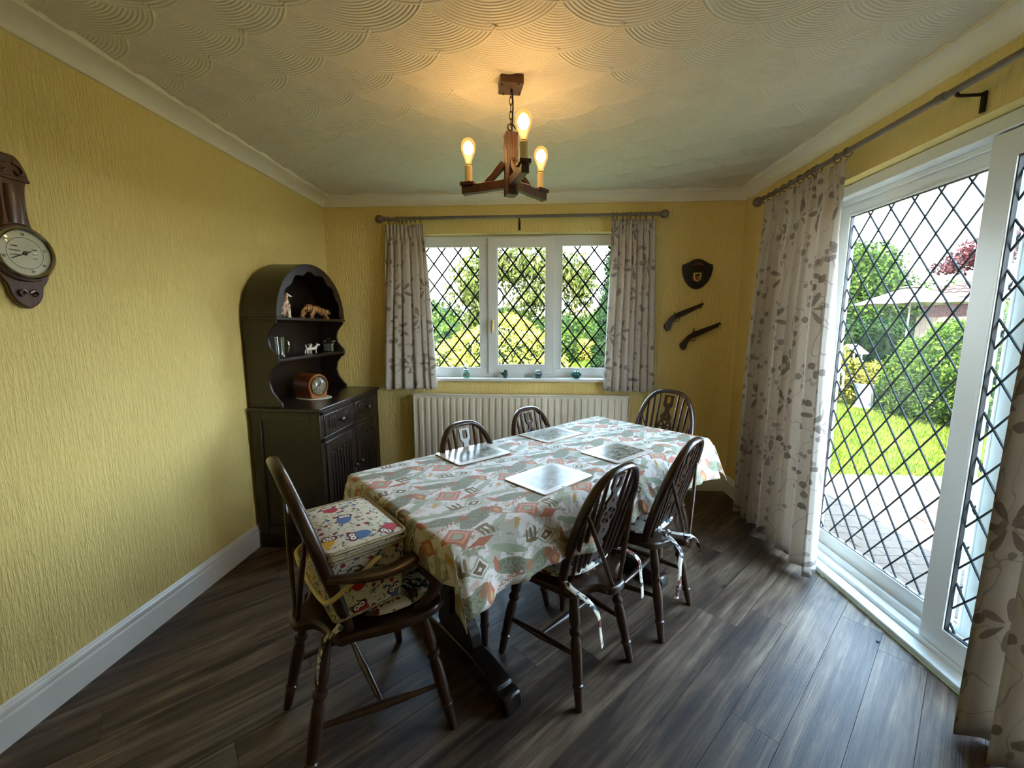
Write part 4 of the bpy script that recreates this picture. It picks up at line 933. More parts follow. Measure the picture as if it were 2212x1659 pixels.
# ------------------------------------------------------------------ curtains and poles
q = Mat('leaf_print_curtain', rough=.85); uvc = q.co('UV'); x, y, z = q.xyz(uvc)
wob = q.noise(uvc, 5, 2); base = q.mix(q.noise(uvc, 30, 3)*.4, S(214, 204, 192), S(194, 184, 174))
col = base
def sprig(scale, seed, npet, rad, dens, colr, col):
    vc = q.co('UV', (scale, scale, 1), loc=(seed, seed*1.7, 0)); vo = q.node('TexVoronoi', voronoi_dimensions='2D'); q.nt.links.new(vc, vo.inputs['Vector']); vo.inputs['Scale'].default_value = 1; vo.inputs['Randomness'].default_value = .75
    px, py, _ = q.xyz(vc); cx, cy, _ = q.xyz(vo.outputs['Position']); r1, g1, b1 = q.xyz(vo.outputs['Color'])
    dx, dy = px-cx, py-cy; r_ = hyp(dx, dy); th = dy.at2(dx)+r1*6.28
    pet = abs((th*(npet/2)).cos()); edge = (pet.pw(.8)*1.0)
    prof = ((r_/rad)*pi).sin().mx(0)      # petal widest in the middle
    inside = (pet.gt(1.0-prof*.22))*(r_.lt(rad))*(r_.gt(rad*.16))*(g1.gt(dens))
    tone = q.mix(b1, colr, S(150, 138, 128)); return q.mix(inside*.85, col, tone)
col = sprig(3.6, 1.3, 6, .34, .45, S(128, 114, 106), col)
col = sprig(6.5, 4.1, 2, .30, .45, S(136, 122, 112), col)
col = sprig(8.5, 8.7, 2, .28, .6, S(160, 150, 142), col)
st_ = q.noise(q.co('UV', (1.6, 1.0, 1)), 5.0, 1, .4, .5); col = q.mix((abs(st_-.5).lt(.008))*.5, col, S(140, 126, 118))
wv = q.noise(uvc, 260, 2); q.set(col=col).bump(wv, .0005, .5)
tr = q.node('BsdfTranslucent'); q.nt.links.new(col, tr.inputs[0]); mxs = q.node('MixShader'); mxs.inputs[0].default_value = .22
q.nt.links.new(q.b.outputs[0], mxs.inputs[1]); q.nt.links.new(tr.outputs[0], mxs.inputs[2]); q.nt.links.new(mxs.outputs[0], q.out.inputs[0]); MT['curt'] = q.m
def curtain(label, a0, a1, b0, b1, zt, zb, folds, amp, axis, pos, seed, hem=True, group='leaf print curtains'):
    # a0..a1 width range at the heading, b0..b1 at the hem; axis 'x' hangs in front of the back wall, 'y' in front of the right wall
    rg = random.Random(seed); ph = [rg.uniform(0, 6.28) for _ in range(4)]; fw = abs(b1-b0)*2.0
    wid = [1+.45*rg.uniform(-1, 1) for _ in range(folds)]; cum = [0]
    for w_ in wid: cum.append(cum[-1]+w_)
    tot = cum[-1]
    def foldphase(u):
        t = u*tot; k = 0
        while k < folds-1 and t > cum[k+1]: k += 1
        return k+(t-cum[k])/wid[k]
    lo = thing('curtain', label, 'curtain', group=group)
    def pt(u, v):
        t = v; a = a0+(b0-a0)*t+((a1+(b1-a1)*t)-(a0+(b0-a0)*t))*u
        p_ = foldphase(u)*2*pi; am = amp*(.45+.55*min(1, t*2.2))*(1+.25*math.sin(ph[0]+5*u))
        d = am*(math.sin(p_+.6*math.sin(2.2*t+ph[1]))+.28*math.sin(2*p_+ph[2]))
        if t < .05: d = amp*.32*math.sin(p_*2)+amp*.1*math.sin(5*p_)
        elif t < .12: f = (t-.05)/.07; d = (1-f)*(amp*.32*math.sin(p_*2))+f*d
        s_ = .012*math.cos(p_)*min(1, t*3); z_ = zt+(zb-zt)*v+.006*math.sin(p_*.5+ph[3])*(v > .99)
        return (a+s_, pos+d, z_) if axis == 'x' else (pos+d, a+s_, z_)
    b = MB(); nu = folds*14; pp_ = [V(pt(i/nu, .6)) for i in range(nu+1)]; cum_ = [0.0]
    for i in range(nu): cum_.append(cum_[-1]+(pp_[i+1]-pp_[i]).length)
    al = lambda u: cum_[int(round(u*nu))]
    b.grid(pt, nu, 46, None, lambda u, v: (al(u)+seed*.37, v*(zt-zb)+seed*.71)); o = b.build('drape', MT['curt'], lo, ang=180)
    sl = o.modifiers.new('thick', 'SOLIDIFY'); sl.thickness = .002
    b = MB(); b.grid(lambda u, v: tuple(V(pt(u, v*.028))+(V((0, -.0035, 0)) if axis == 'x' else V((-.0035, 0, 0)))), nu, 3, None, lambda u, v: (al(u)+seed*.37, v*.05+3)); b.build('heading_tape', MT['curt'], lo, ang=180)
    return lo
curtain('short leaf-print curtain at the left of the back window', -1.19, -.885, -1.262, -.818, 2.148, .850, 6, .030, 'x', YB-.085, 1)
curtain('short leaf-print curtain at the right of the back window', .562, .885, .526, .930, 2.165, .848, 7, .030, 'x', YB-.085, 2)
curtain('full-length leaf-print curtain between the patio door and the corner', 2.905, 2.195, 2.985, 2.105, 2.155, .035, 8, .042, 'y', XR-.105, 3)
curtain('full-length leaf-print curtain at the near end of the patio door', 1.325, .66, 1.335, .60, 2.155, .018, 6, .048, 'y', XR-.115, 4)
def pole(label, p0, p1, wall_n, rings, brks, mat, joint=None):
    p0 = V(p0); p1 = V(p1); d = (p1-p0).normalized(); t = thing('curtain_pole', label, 'curtain pole', p0.lerp(p1, .5))
    c_ = p0.lerp(p1, .5)
    def add(b, n_, m_=mat, **k): o = b.build(n_, MT[m_], t, **k); o.location = -c_; return o
    add(MB().tube([p0, p1], .0125, 14), 'pole_rod')
    for e, sg in ((p0, -1), (p1, 1)):
        T, L = along(e, e+d*sg*.1); add(MB().lathe([(.012, -.004), (.018, 0), (.018, .006), (.012, .010), (.012, .014), (.022, .020), (.030, .034), (.032, .046), (.029, .060), (.018, .072), (.006, .077), (0, .078)], 18, T), 'finial')
    for s in rings:
        q_ = p0+d*s; tilt = random.uniform(-.25, .25); n_ = V((0, 0, 1)); bn = d.cross(n_); ring = []
        for i in range(20): a = 2*pi*i/20; ring.append(q_+V((0, 0, -.006))+(n_*math.cos(a)+bn*math.sin(a))*.0205+d*math.sin(a)*tilt*.01)
        o = add(MB().tube(ring, .0032, 7, closed=True), 'curtain_ring')
        eye = [q_+V((0, 0, -.034))+(n_*math.cos(a)+d*math.sin(a))*.006 for a in [2*pi*i/10 for i in range(10)]]; k = MB().tube(eye, .0012, 5, closed=True).build('ring_eye', MT['metal'], o)
    for s in brks:
        q_ = p0+d*s; wn_ = V(wall_n); add(MB().tube(spline([q_+V((0, 0, -.012)), q_+V((0, 0, -.022))-wn_*.01, q_-wn_*(.088)+V((0, 0, -.020))], 5), .006, 8), 'bracket_arm', 'dark_iron')
        w_ = q_-wn_*.093; add(MB().box(w_+V((0, 0, -.045)), (.016 if abs(wn_.y) > .5 else .010, .010 if abs(wn_.y) > .5 else .016, .07)), 'bracket_plate', 'dark_iron', bevel=.002)
    if joint is not None:
        T, L = along(p0+d*(joint-.02), p0+d*(joint+.02)); add(MB().lathe([(.0125, 0), (.016, .004), (.016, .036), (.0125, .04)], 14, T), 'joint_ferrule')
    return t
pole('grey wooden curtain pole with ball finials above the back window', (-1.185, YB-.10, 2.190), (.905, YB-.10, 2.196), (0, -1, 0), [.025, .085, .105, .135, .165, .20, .235, .28, 1.755, 1.785, 1.83, 1.86, 1.885, 1.925, 1.96, 2.0, 2.05], [1.045], 'pole')
pole('grey wooden curtain pole with ball finials above the patio door', (XR-.10, .52, 2.196), (XR-.10, 2.965, 2.192), (-1, 0, 0), [.05, .12, .2, .3, .4, .5, .6, .7, .78, 1.68, 1.75, 1.89, 1.92, 1.96, 2.04, 2.12, 2.19, 2.27, 2.345, 2.41], [1.16], 'poley', 1.22)

# ------------------------------------------------------------------ chandelier
CHX, CHY = -.115, 1.868
cl_ = thing('ceiling_light', 'rustic wooden three-arm ceiling light with lit bare bulbs on a chain', 'ceiling light', (CHX, CHY, 1.915))
ZO = 1.915
def lb(b, name, par=cl_, mat='lampwood', bevel=.002, **k):
    o = b.build(name, MT[mat], par, bevel=bevel, **k)
    if par is cl_: o.location = (0, 0, -ZO)
    return o
def rough_bar(p0, p1, w_, h_, seed, n=9, up=(0, 0, 1)):
    rg = random.Random(seed); p0 = V(p0); p1 = V(p1); d = (p1-p0).normalized(); u = V(up)-d*V(up).dot(d); u.normalize(); s_ = d.cross(u); vv = []
    for i in range(n):
        c_ = p0.lerp(p1, i/(n-1)); j = lambda: rg.uniform(-.0018, .0018)
        for a, e in ((-1, -1), (1, -1), (1, 1), (-1, 1)): vv.append(c_+s_*(a*w_/2+j())+u*(e*h_/2+j()))
    ff = [(4*i+k, 4*i+(k+1) % 4, 4*i+4+(k+1) % 4, 4*i+4+k) for i in range(n-1) for k in range(4)]+[(3, 2, 1, 0), tuple(4*(n-1)+k for k in range(4))]
    return MB().add(vv, ff)
lb(rough_bar((0, 0, 2.342), (0, 0, 2.384), .094, .094, 1, 3, (1, .2, 0)), 'ceiling_block', ang=30)
for sx_ in (-1, 1):
    for sy_ in (-1, 1): lb(MB().ell((sx_*.034, sy_*.034, 2.341), (.006, .006, .003), 8, 6), 'screw', mat='dark_iron', bevel=0)
lb(rough_bar((0, 0, 1.918), (0, 0, 2.168), .050, .050, 3, 12, (1, .35, 0)), 'post', ang=30)
lb(MB().tube(spline([(0, 0, 2.165), (0, 0, 2.178), (-.012, 0, 2.188), (-.010, 0, 2.203), (.004, 0, 2.207), (.014, 0, 2.196), (.019, 0, 2.186)], 5), .0028, 8), 'hook', mat='dark_iron', bevel=0)
for i in range(5):
    zc = 2.336-.028*i; lk = []
    for k in range(16):
        a = 2*pi*k/16; h_ = .006*math.cos(a); v_ = .0185*math.sin(a); lk.append((h_, 0, zc+v_-.012) if i % 2 else (0, h_, zc+v_-.012))
    lb(MB().tube(lk, .0016, 6, closed=True), 'chain_link', mat='dark_iron', bevel=0)
lb(MB().tube(spline([(.004, .004, 2.345), (.009, .0, 2.29), (.007, .004, 2.23), (.003, .01, 2.17)]), .0032, 8), 'flex', mat='black', bevel=0)
for ka, deg in enumerate((-72, 168, 48)):
    a = R_(deg); d = V((math.cos(a), math.sin(a), 0)); r_ = .193
    arm = lb(rough_bar(d*.018+V((0, 0, 1.968)), d*(r_+.028)+V((0, 0, 1.958)), .030, .036, 10+ka), 'arm', ang=30)
    lb(rough_bar(d*(r_-.030)+V((0, 0, 1.982)), d*(r_+.034)+V((0, 0, 1.982)), .046, .014, 20+ka), 'candle_platform', arm, ang=30)
    lb(rough_bar(d*.030+V((0, 0, 2.052)), d*.108+V((0, 0, 1.976)), .020, .026, 30+ka, 6), 'diagonal_brace', ang=30)
    for q_ in (.25, .75): lb(MB().ell(V((0, 0, 2.052)).lerp(V((0, 0, 1.976)), q_)+d*(.03+.078*q_+.009)+V((0, 0, .009)), .0055, 8, 6), 'peg', mat='dark_iron', bevel=0)
    pc = d*r_
    lb(MB().lathe([(.0165, 1.988), (.017, 1.99), (.0165, 2.020), (.0168, 2.056), (.0145, 2.058), (.0145, 2.050)], 18, M.Translation(pc)), 'candle_sleeve', mat='candle', bevel=0)
    lb(MB().lathe([(.0125, 2.050), (.0125, 2.066), (.011, 2.068)], 16, M.Translation(pc)), 'bulb_cap', mat='brass', bevel=0)
    bu = lb(MB().lathe([(.0125, 2.064), (.0135, 2.072), (.0165, 2.086), (.0245, 2.104), (.0305, 2.122), (.0322, 2.136), (.0300, 2.151), (.0225, 2.164), (.0115, 2.171), (0, 2.1725)], 24, M.Translation(pc), cap=False), 'bulb', mat='bulb', bevel=0)
    lb(MB().ell(V((pc.x, pc.y, 2.130)), (.0225, .0225, .0265), 16, 10), 'glowing_core', bu, 'bulb_core', 0)

# ------------------------------------------------------------------ wall plaque and pistols on the back wall
sh = thing('shield_plaque', 'dark shield-shaped plaque with a painted crest on the back wall', 'plaque', (1.248, YB, 1.77))
hs_ = [(0, .112), (.035, .105), (.07, .085), (.095, .072), (.116, .068), (.118, .03), (.108, -.02), (.085, -.065), (.055, -.098), (.025, -.116), (0, -.121)]
slp = hs_+[(-x, z) for x, z in reversed(hs_[1:-1])]
TSh = frame_T((0, -.001, 0), (1, 0, 0), (0, 0, 1), (0, -1, 0))
MB().prism(slp, 0, .014, TSh).build('shield_board', MT['trestle'], sh, bevel=.005)
cs2 = [(-.030, .005), (.030, .005), (.030, -.030), (.024, -.050), (0, -.064), (-.024, -.050), (-.030, -.030)]
MB().prism(cs2, .014, .018, TSh).build('crest', plain('crest_cream', S(222, 200, 150), .5), sh, bevel=.001)
MB().prism([(x*.85, z*.9-.003) for x, z in [(-.030, -.026), (.030, -.026), (.024, -.050), (0, -.064), (-.024, -.050)]], .018, .0186, TSh).build('crest_field', plain('crest_orange', S(196, 128, 60), .5), sh, smooth=False)
lion = smooth_loop([(-.018, -.004), (-.006, -.008), (.004, -.002), (.014, -.002), (.020, .0), (.016, -.012), (.020, -.022), (.010, -.024), (-.002, -.022), (-.010, -.028), (-.020, -.026), (-.012, -.018), (-.020, -.012)], 3)
MB().prism(lion, .018, .0192, TSh).build('crest_beast', MT['black'], sh, smooth=False)
MB().prism(smooth_loop([(-.016, -.034), (0, -.030), (.016, -.034), (.010, -.042), (.014, -.050), (0, -.046), (-.012, -.052), (-.008, -.042)], 3), .0186, .0194, TSh).build('crest_beast_lower', plain('crest_red', S(150, 40, 30), .5), sh, smooth=False)
for s in (1, -1): MB().tube(spline([(s*.008, -.017, .015), (s*.024, -.019, .028), (s*.036, -.019, .018), (s*.040, -.018, -.010), (s*.036, -.018, -.040), (s*.022, -.018, -.066)], 5), .0055, 6).build('mantling', plain('worn_gilt', S(74, 58, 40), .5, .4), sh)
MB().ell((0, -.018, .035), (.020, .012, .022), 14, 8).build('helm', plain('dark_helm', S(50, 48, 46), .4, .6), sh)
MB().tube(spline([(-.036, -.018, .062), (-.015, -.02, .070), (.015, -.02, .070), (.036, -.018, .062)], 5), .006, 6).build('ribbon', plain('faded_ribbon', S(120, 72, 54), .5), sh)
MT['stock'] = wood('pistol_stock', S(40, 26, 18), S(70, 46, 32), .4, axis=0)
MT['gunmetal'] = plain('gunmetal', S(74, 72, 68), .4, .85)
def pistol(label, grip, muzzle, kind):
    g = V((grip[0], YB, grip[1])); m_ = V((muzzle[0], YB, muzzle[1])); d = m_-g; ang = math.atan2(d.z, d.x); L = d.length
    t = thing('flintlock_pistol', label, 'pistol', (g.x, YB-.002, g.z), 0, 'antique pistols on the back wall'); t.rotation_euler = (0, -ang, 0); k = L/.36
    T = frame_T((0, 0, 0), (1, 0, 0), (0, 0, 1), (0, -1, 0))
    st = smooth_loop([(.000, -.012), (.004, .012), (.03, .022), (.06, .034), (.10, .046), (.14, .046), (.18, .042), (.25, .038), (.30, .034), (.335, .030), (.335, .022), (.29, .020), (.22, .018), (.16, .016), (.12, .018), (.09, .014), (.06, -.002), (.045, -.018), (.03, -.030), (.008, -.030)], 4)
    MB().prism([(x*k, (z*1.3-.008)*k) for x, z in st], .004, .030, T).build('stock', MT['stock'], t, bevel=.006, seg=3)
    MB().tube([V((.125, -.016, .048))*k, V((.30, -.016, .040))*k, V((.352, -.016, .037))*k, V((.36, -.016, .0367))*k], [.0115*k, .0095*k, .0095*k, .0125*k], 10).build('barrel', MT['gunmetal'], t)
    MB().tube([V((.18, -.016, .024))*k, V((.345, -.016, .018))*k], .0028*k, 6).build('ramrod', MT['stock'], t)
    MB().tube([V((.118+.024*math.cos(2*pi*i/18), -.016, .006+.017*math.sin(2*pi*i/18)))*k for i in range(18)], .0024*k, 6, closed=True).build('trigger_guard', MT['gunmetal'], t)
    MB().tube(spline([V((.122, -.016, .018))*k, V((.118, -.016, .008))*k, V((.122, -.016, .0))*k]), .002*k, 6).build('trigger', MT['gunmetal'], t)
    MB().prism([(x*k, z*k) for x, z in [(.10, .026), (.17, .030), (.175, .042), (.13, .050), (.10, .044)]], .026, .030, T).build('lock_plate', MT['gunmetal'], t, bevel=.002)
    hm = [(.115, .038), (.112, .058), (.120, .074), (.124, .072), (.120, .056), (.126, .040)] if kind else [(.120, .036), (.126, .058), (.142, .076), (.150, .088), (.154, .084), (.146, .066), (.140, .052), (.134, .038)]
    MB().prism([(x*k, z*k) for x, z in hm], .024, .032, T).build('hammer', MT['gunmetal'], t, bevel=.0015)
    MB().ell(V((.012, -.015, -.014))*k, (.016*k, .013, .019*k), 12, 8).build('butt_cap', MT['gunmetal'] if not kind else MT['stock'], t)
pistol('upper antique pistol on the back wall, muzzle pointing up to the right', (1.012, 1.362), (1.319, 1.506), 1)
pistol('lower antique pistol with cocked flint hammer on the back wall', (1.142, 1.212), (1.460, 1.352), 0)
# ------------------------------------------------------------------ glass ornaments on the sill
SZ = .9365
og = 'green glass ornaments on the window sill'
o1 = thing('glass_ornament', 'tall green glass bottle-shaped ornament with a twisted clear top on the sill', 'ornament', (-.583, YB+.005, SZ), 0, og)
MB().lathe([(0, 0), (.022, 0), (.028, .012), (.029, .028), (.024, .044), (.014, .054), (.0, .056)], 20).build('bulbous_base', MT['gglass'], o1)
MB().lathe([(.010, .050), (.020, .056), (.021, .064), (.012, .070), (0, .071)], 18).build('collar', MT['gglass'], o1)
MB().tube(spline([(0, 0, .066), (-.010, 0, .085), (-.008, 0, .105), (.004, 0, .122), (.002, 0, .140), (.008, 0, .150)], 6), [.014-.011*i/30 for i in range(31)], 12).build('twisted_top', MT['cglass'], o1)
b = MB(); b.ell((0, 0, .030), (.023, .020, .030), 18, 12); b.ell((.004, 0, .056), (.016, .015, .016), 14, 10); b.tube(spline([(-.006, 0, .030), (-.026, 0, .036), (-.040, 0, .046)]), [.016-.013*i/12 for i in range(13)], 10); b.box((0, 0, .003), (.026, .024, .006))
o2 = b.build('glass_ornament', MT['dglass'], loc=(-.257, YB+.005, SZ)); remesh(o2, .003); tag(o2, 'dark green glass bird ornament with upturned tail on the sill', 'ornament', og)
o3 = thing('glass_ornament', 'round clear glass paperweight with teal centre on the sill', 'ornament', (.017, YB+.005, SZ), 0, og)
MB().lathe([(0, 0), (.020, 0), (.029, .012), (.0345, .030), (.033, .046), (.024, .061), (.010, .068), (0, .069)], 24).build('clear_globe', MT['cglass'], o3)
MB().ell((0, 0, .024), (.024, .024, .018), 18, 10).build('teal_core', MT['bglass'], o3)
o4 = thing('glass_ornament', 'teal glass apple-shaped ornament with leaf and stalk on the sill', 'ornament', (.331, YB+.005, SZ), 0, og)
b = MB(); b.lathe([(0, .004), (.016, 0), (.032, .010), (.043, .028), (.042, .044), (.032, .055), (.016, .057), (.006, .051), (0, .047)], 24); b.build('apple_body', MT['bglass'], o4)
MB().tube(spline([(0, 0, .048), (.003, 0, .062), (.010, 0, .072)]), .0035, 8).build('stalk', MT['bglass'], o4)
MB().ell((-.010, 0, .064), (.012, .006, .004), 10, 6).build('leaf', MT['gglass'], o4)
dd = MB().tube([(-.012, 0, .003), (-.004, .003, .004), (.006, 0, .004), (.012, -.002, .003)], [.002, .0055, .005, .002], 8)
for s in (1, -1):
    for x_ in (-.004, .002, .007): dd.tube([(x_, 0, .004), (x_, s*.007, .006), (x_+.002, s*.012, .0005)], .0008, 5)
o = dd.build('dead_insect', MT['black'], loc=(1.494, 1.708, .0005), rot=(0, 0, .5)); o.scale = (.6, .6, .6); tag(o, 'tiny black dead insect lying on the floor by the patio door', 'insect')
# ------------------------------------------------------------------ garden
BEFORE = set(bpy.data.materials.keys())
GZ = -.15
def leafm(name, c0, c1, c2, rough=.5, tr=.25):
    q = Mat(name, rough=rough); g = q.node('NewGeometry'); r = X(q.nt, g.outputs['Random Per Island']); n = q.noise(q.co('Object'), 2.5, 2)
    col = q.ramp(r*.6+n*.4, [(.2, c0), (.5, c1), (.8, c2)]); q.set(col=col)
    t = q.node('BsdfTranslucent'); q.nt.links.new(col, t.inputs[0]); m = q.node('MixShader'); m.inputs[0].default_value = tr
    q.nt.links.new(q.b.outputs[0], m.inputs[1]); q.nt.links.new(t.outputs[0], m.inputs[2]); q.nt.links.new(m.outputs[0], q.out.inputs[0]); return q.m
LM = {
 'gold': leafm('golden_leaves', S(96, 98, 34), S(146, 136, 50), S(176, 162, 84)),
 'green': leafm('green_leaves', S(23, 38, 10), S(43, 62, 21), S(65, 81, 34)),
 'dark': leafm('dark_conifer_leaves', S(13, 27, 12), S(25, 44, 18), S(40, 59, 27)),
 'yew': leafm('bright_hedge_leaves', S(24, 42, 10), S(52, 71, 21), S(81, 93, 34)),
 'olive': leafm('olive_tree_leaves', S(46, 56, 21), S(70, 75, 31), S(92, 92, 52)),
 'red': leafm('red_maple_leaves', S(35, 15, 18), S(64, 29, 31), S(87, 52, 52)),
 'lime': leafm('yellow_shrub_leaves', S(69, 71, 21), S(99, 94, 34), S(118, 106, 56)),
}
MT['bark'] = wood('bark', S(64, 52, 40), S(110, 94, 76), .9, bump=.01)
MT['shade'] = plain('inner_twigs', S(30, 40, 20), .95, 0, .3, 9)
def leaves(name, blobs, n, size, mat, par, droop=0, shell=.35, asp=.5, seed=0):
    # blobs: list of (cx, cy, cz, rx, ry, rz); leaf quads scattered through the outer shell of each
    g = np.random.default_rng(seed+5); B = np.array(blobs, float); wgt = (B[:, 3]*B[:, 4]+B[:, 3]*B[:, 5]+B[:, 4]*B[:, 5]); k = g.choice(len(B), n, p=wgt/wgt.sum())
    d = g.normal(size=(n, 3)); d /= np.linalg.norm(d, axis=1)[:, None]
    lump = 1+.10*np.sin(d[:, :1]*7+seed)*np.sin(d[:, 1:2]*6)+.06*np.sin(d[:, 2:]*13)
    rad = (1-shell*g.random((n, 1))**1.6)*lump; p = B[k, :3]+d*B[k, 3:]*rad
    p[:, 2] = np.maximum(p[:, 2], GZ+.02)
    a = g.normal(size=(n, 3)); a[:, 2] -= droop; a = a-d*(a*d).sum(1)[:, None]*.35; a /= np.linalg.norm(a, axis=1)[:, None]
    c = np.cross(a, d+g.normal(size=(n, 3))*.6); c /= np.linalg.norm(c, axis=1)[:, None]+1e-9
    s = size*(.6+.8*g.random((n, 1))); L = a*s; W = c*s*asp*.5; nm = np.cross(L, W); nm /= np.linalg.norm(nm, axis=1)[:, None]+1e-9
    vv = np.stack([p, p+L*.5+W+nm*s*.08, p+L, p+L*.5-W+nm*s*.08], 1).reshape(-1, 3)
    me = bpy.data.meshes.new(name); me.vertices.add(4*n); me.vertices.foreach_set('co', vv.ravel().astype(np.float32))
    me.loops.add(4*n); me.loops.foreach_set('vertex_index', np.arange(4*n, dtype=np.int32)); me.polygons.add(n)
    me.polygons.foreach_set('loop_start', np.arange(0, 4*n, 4, dtype=np.int32)); me.polygons.foreach_set('loop_total', np.full(n, 4, np.int32)); me.update(calc_edges=True)
    o = place(me, name, mat, par)
    if par is not None: o.location = -par.location
    return o
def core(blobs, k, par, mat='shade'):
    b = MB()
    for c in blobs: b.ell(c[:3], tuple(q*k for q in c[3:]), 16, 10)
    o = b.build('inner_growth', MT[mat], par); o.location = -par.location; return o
def plant(name, label, cat, blobs, n, size, mat, corek=.82, droop=0, shell=.3, asp=.5, seed=0, stems=None, group=None):
    cx = sum(c[0] for c in blobs)/len(blobs); cy = sum(c[1] for c in blobs)/len(blobs)
    t = thing(name, label, cat, (cx, cy, GZ), group=group)
    leaves('foliage', blobs, n, size, LM[mat], t, droop, shell, asp, seed)
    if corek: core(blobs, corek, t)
    for s in (stems or []):
        o = MB().tube(spline(s[0], 5), [s[1]+(s[2]-s[1])*i/(5*(len(s[0])-1)) for i in range(5*(len(s[0])-1)+1)], 8).build('branch', MT['bark'], t); o.location = -t.location
    return t
# ground: lawn with grass, brick-paved terrace by the door
q = Mat('lawn_soil', rough=1); n = q.noise(q.co('Object'), 1.1, 4); n2 = q.noise(q.co('Object'), 40, 3); q.set(col=q.ramp(n*.5+n2*.5, [(.3, S(42, 54, 17)), (.7, S(66, 76, 28))])); MT['soil'] = q.m
lawn = struct(MB().bb(-45, 70, YB+TH-12, 80, GZ-.3, GZ-.012).build('ground_1', MT['soil'], smooth=False))
lawn['kind'] = 'structure'
gm = leafm('grass_blades', S(52, 68, 18), S(80, 92, 28), S(104, 112, 46), .6, .3)
def grass(areas):
    pts = []
    for x0, x1, y0, y1, n in areas: pts.append(np.stack([rng.uniform(x0, x1, n), rng.uniform(y0, y1, n)], 1))
    p = np.concatenate(pts); p = p[~((p[:, 0] < 4.9) & (p[:, 1] < 4.25))]
    n = len(p); a = rng.uniform(0, 2*pi, n); h = rng.uniform(.018, .045, n); dist = np.hypot(p[:, 0], p[:, 1]); w_ = .003+.0009*dist
    lean = rng.normal(0, .012, (n, 2)); ca, sa = np.cos(a)*w_, np.sin(a)*w_; z = np.full(n, GZ-.012)
    vv = np.stack([np.stack([p[:, 0]-ca, p[:, 1]-sa, z], 1), np.stack([p[:, 0]+ca, p[:, 1]+sa, z], 1), np.stack([p[:, 0]+lean[:, 0], p[:, 1]+lean[:, 1], z+h*(1+.05*dist)], 1)], 1).reshape(-1, 3)
    me = bpy.data.meshes.new('lawn_grass'); me.vertices.add(3*n); me.vertices.foreach_set('co', vv.ravel().astype(np.float32)); me.loops.add(3*n); me.loops.foreach_set('vertex_index', np.arange(3*n, dtype=np.int32)); me.polygons.add(n)
    me.polygons.foreach_set('loop_start', np.arange(0, 3*n, 3, dtype=np.int32)); me.polygons.foreach_set('loop_total', np.full(n, 3, np.int32)); me.update(calc_edges=True)
    o = place(me, 'lawn_grass', gm); o['kind'] = 'stuff'; tag(o, 'short sunlit mown grass covering the garden lawn', 'grass')
grass([(2.3, 8.5, 4.2, 10, 150000), (4.9, 9.5, 2.5, 4.3, 30000), (.2, 6, 11, 28, 60000)])
# terrace: basket of separate paving bricks
tr_ = struct(MB().bb(XR+TH+.001, 4.9, .2, 4.22, GZ-.25, GZ-.010).build('terrace_1', plain('terrace_bed', S(44, 39, 34), .95), smooth=False))
bmats = []
for k, cc in enumerate((S(74, 63, 56), S(70, 60, 54), S(78, 67, 60))): bmats.append(plain('paving_brick', cc, .85, 0, .14, 22, .002))
bme = MB().box((0, 0, -.03), (.196, .096, .06)).mesh('paving_brick', False); cnt = 0; rest = MB(); cand = []
for j in range(41):
    for i in range(16):
        x = XR+TH+.105+.2*i+(.1 if j % 2 else 0); y = .25+.1*j
        if x > 4.78: continue
        vis = (y/x > .98) and (y/x < 1.62)
        cand.append((x, y, vis))
for x, y, vis in cand:
    if vis and cnt < 300:
        o = bpy.data.objects.new('paving_brick', bme); C.objects.link(o); o.parent = tr_; o.location = (x, y, GZ+random.uniform(-.002, .002)); o.rotation_euler = (random.uniform(-.006, .006), random.uniform(-.006, .006), 0); cnt += 1
    else: rest.box((x, y, GZ-.03), (.196, .096, .06))
bme.materials.append(bmats[0])
ro = rest.build('paving_brick_rest', bmats[1], tr_, smooth=False); ro['kind'] = 'stuff'
# hedge, trees and neighbours seen through the patio door
def az(a, d): return (d*math.cos(R_(a)), d*math.sin(R_(a)))
def blob(a, d, z, rx, ry, rz): x, y = az(a, d); return (x, y, z, rx, ry, rz)
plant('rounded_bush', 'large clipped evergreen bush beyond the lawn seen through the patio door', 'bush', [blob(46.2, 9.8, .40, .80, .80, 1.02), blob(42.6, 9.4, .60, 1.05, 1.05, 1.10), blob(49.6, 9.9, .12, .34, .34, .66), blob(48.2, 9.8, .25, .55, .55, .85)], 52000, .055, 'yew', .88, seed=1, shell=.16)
plant('leafy_tree', 'tall bright green tree left of the parasol', 'tree', [blob(53.6, 23, 3.1, 1.5, 1.5, 1.75), blob(55.5, 23, 1.8, 1.8, 1.8, 2.0), blob(52.0, 23.5, 1.9, 1.2, 1.2, 1.6), blob(58.5, 23, 3.0, 2.3, 2.3, 2.4)], 30000, .17, 'green', .80, seed=2, stems=[([(*az(54.5, 23), GZ), (*az(54.3, 23), .8)], .15, .11)])
plant('red_maple', 'dark red maple above the neighbouring roof', 'tree', [blob(46.2, 33, 4.9, 1.1, 1.1, .5), blob(44.2, 33, 5.4, 1.6, 1.6, .8), blob(47.4, 33, 4.5, .8, .8, .30)], 3200, .24, 'red', 0, seed=3, shell=.9, stems=[([(*az(44.5, 33), GZ), (*az(44.6, 33), 2.8), (*az(45, 33), 5.0)], .18, .08), ([(*az(44.7, 33), 4.0), (*az(46.5, 33), 4.8)], .07, .03)])
plant('parasol_shade_foliage', 'dark foliage standing in for the shade under the parasol', 'hedge', [blob(52.0, 20.3, .65, 1.0, .6, 1.0), blob(54.5, 20, .65, 1.0, .6, 1.0), blob(50.2, 20.6, .6, .6, .5, 1.0)], 12000, .12, 'dark', .85, seed=4)  # dark leaves added to stand in for the shade under the parasol
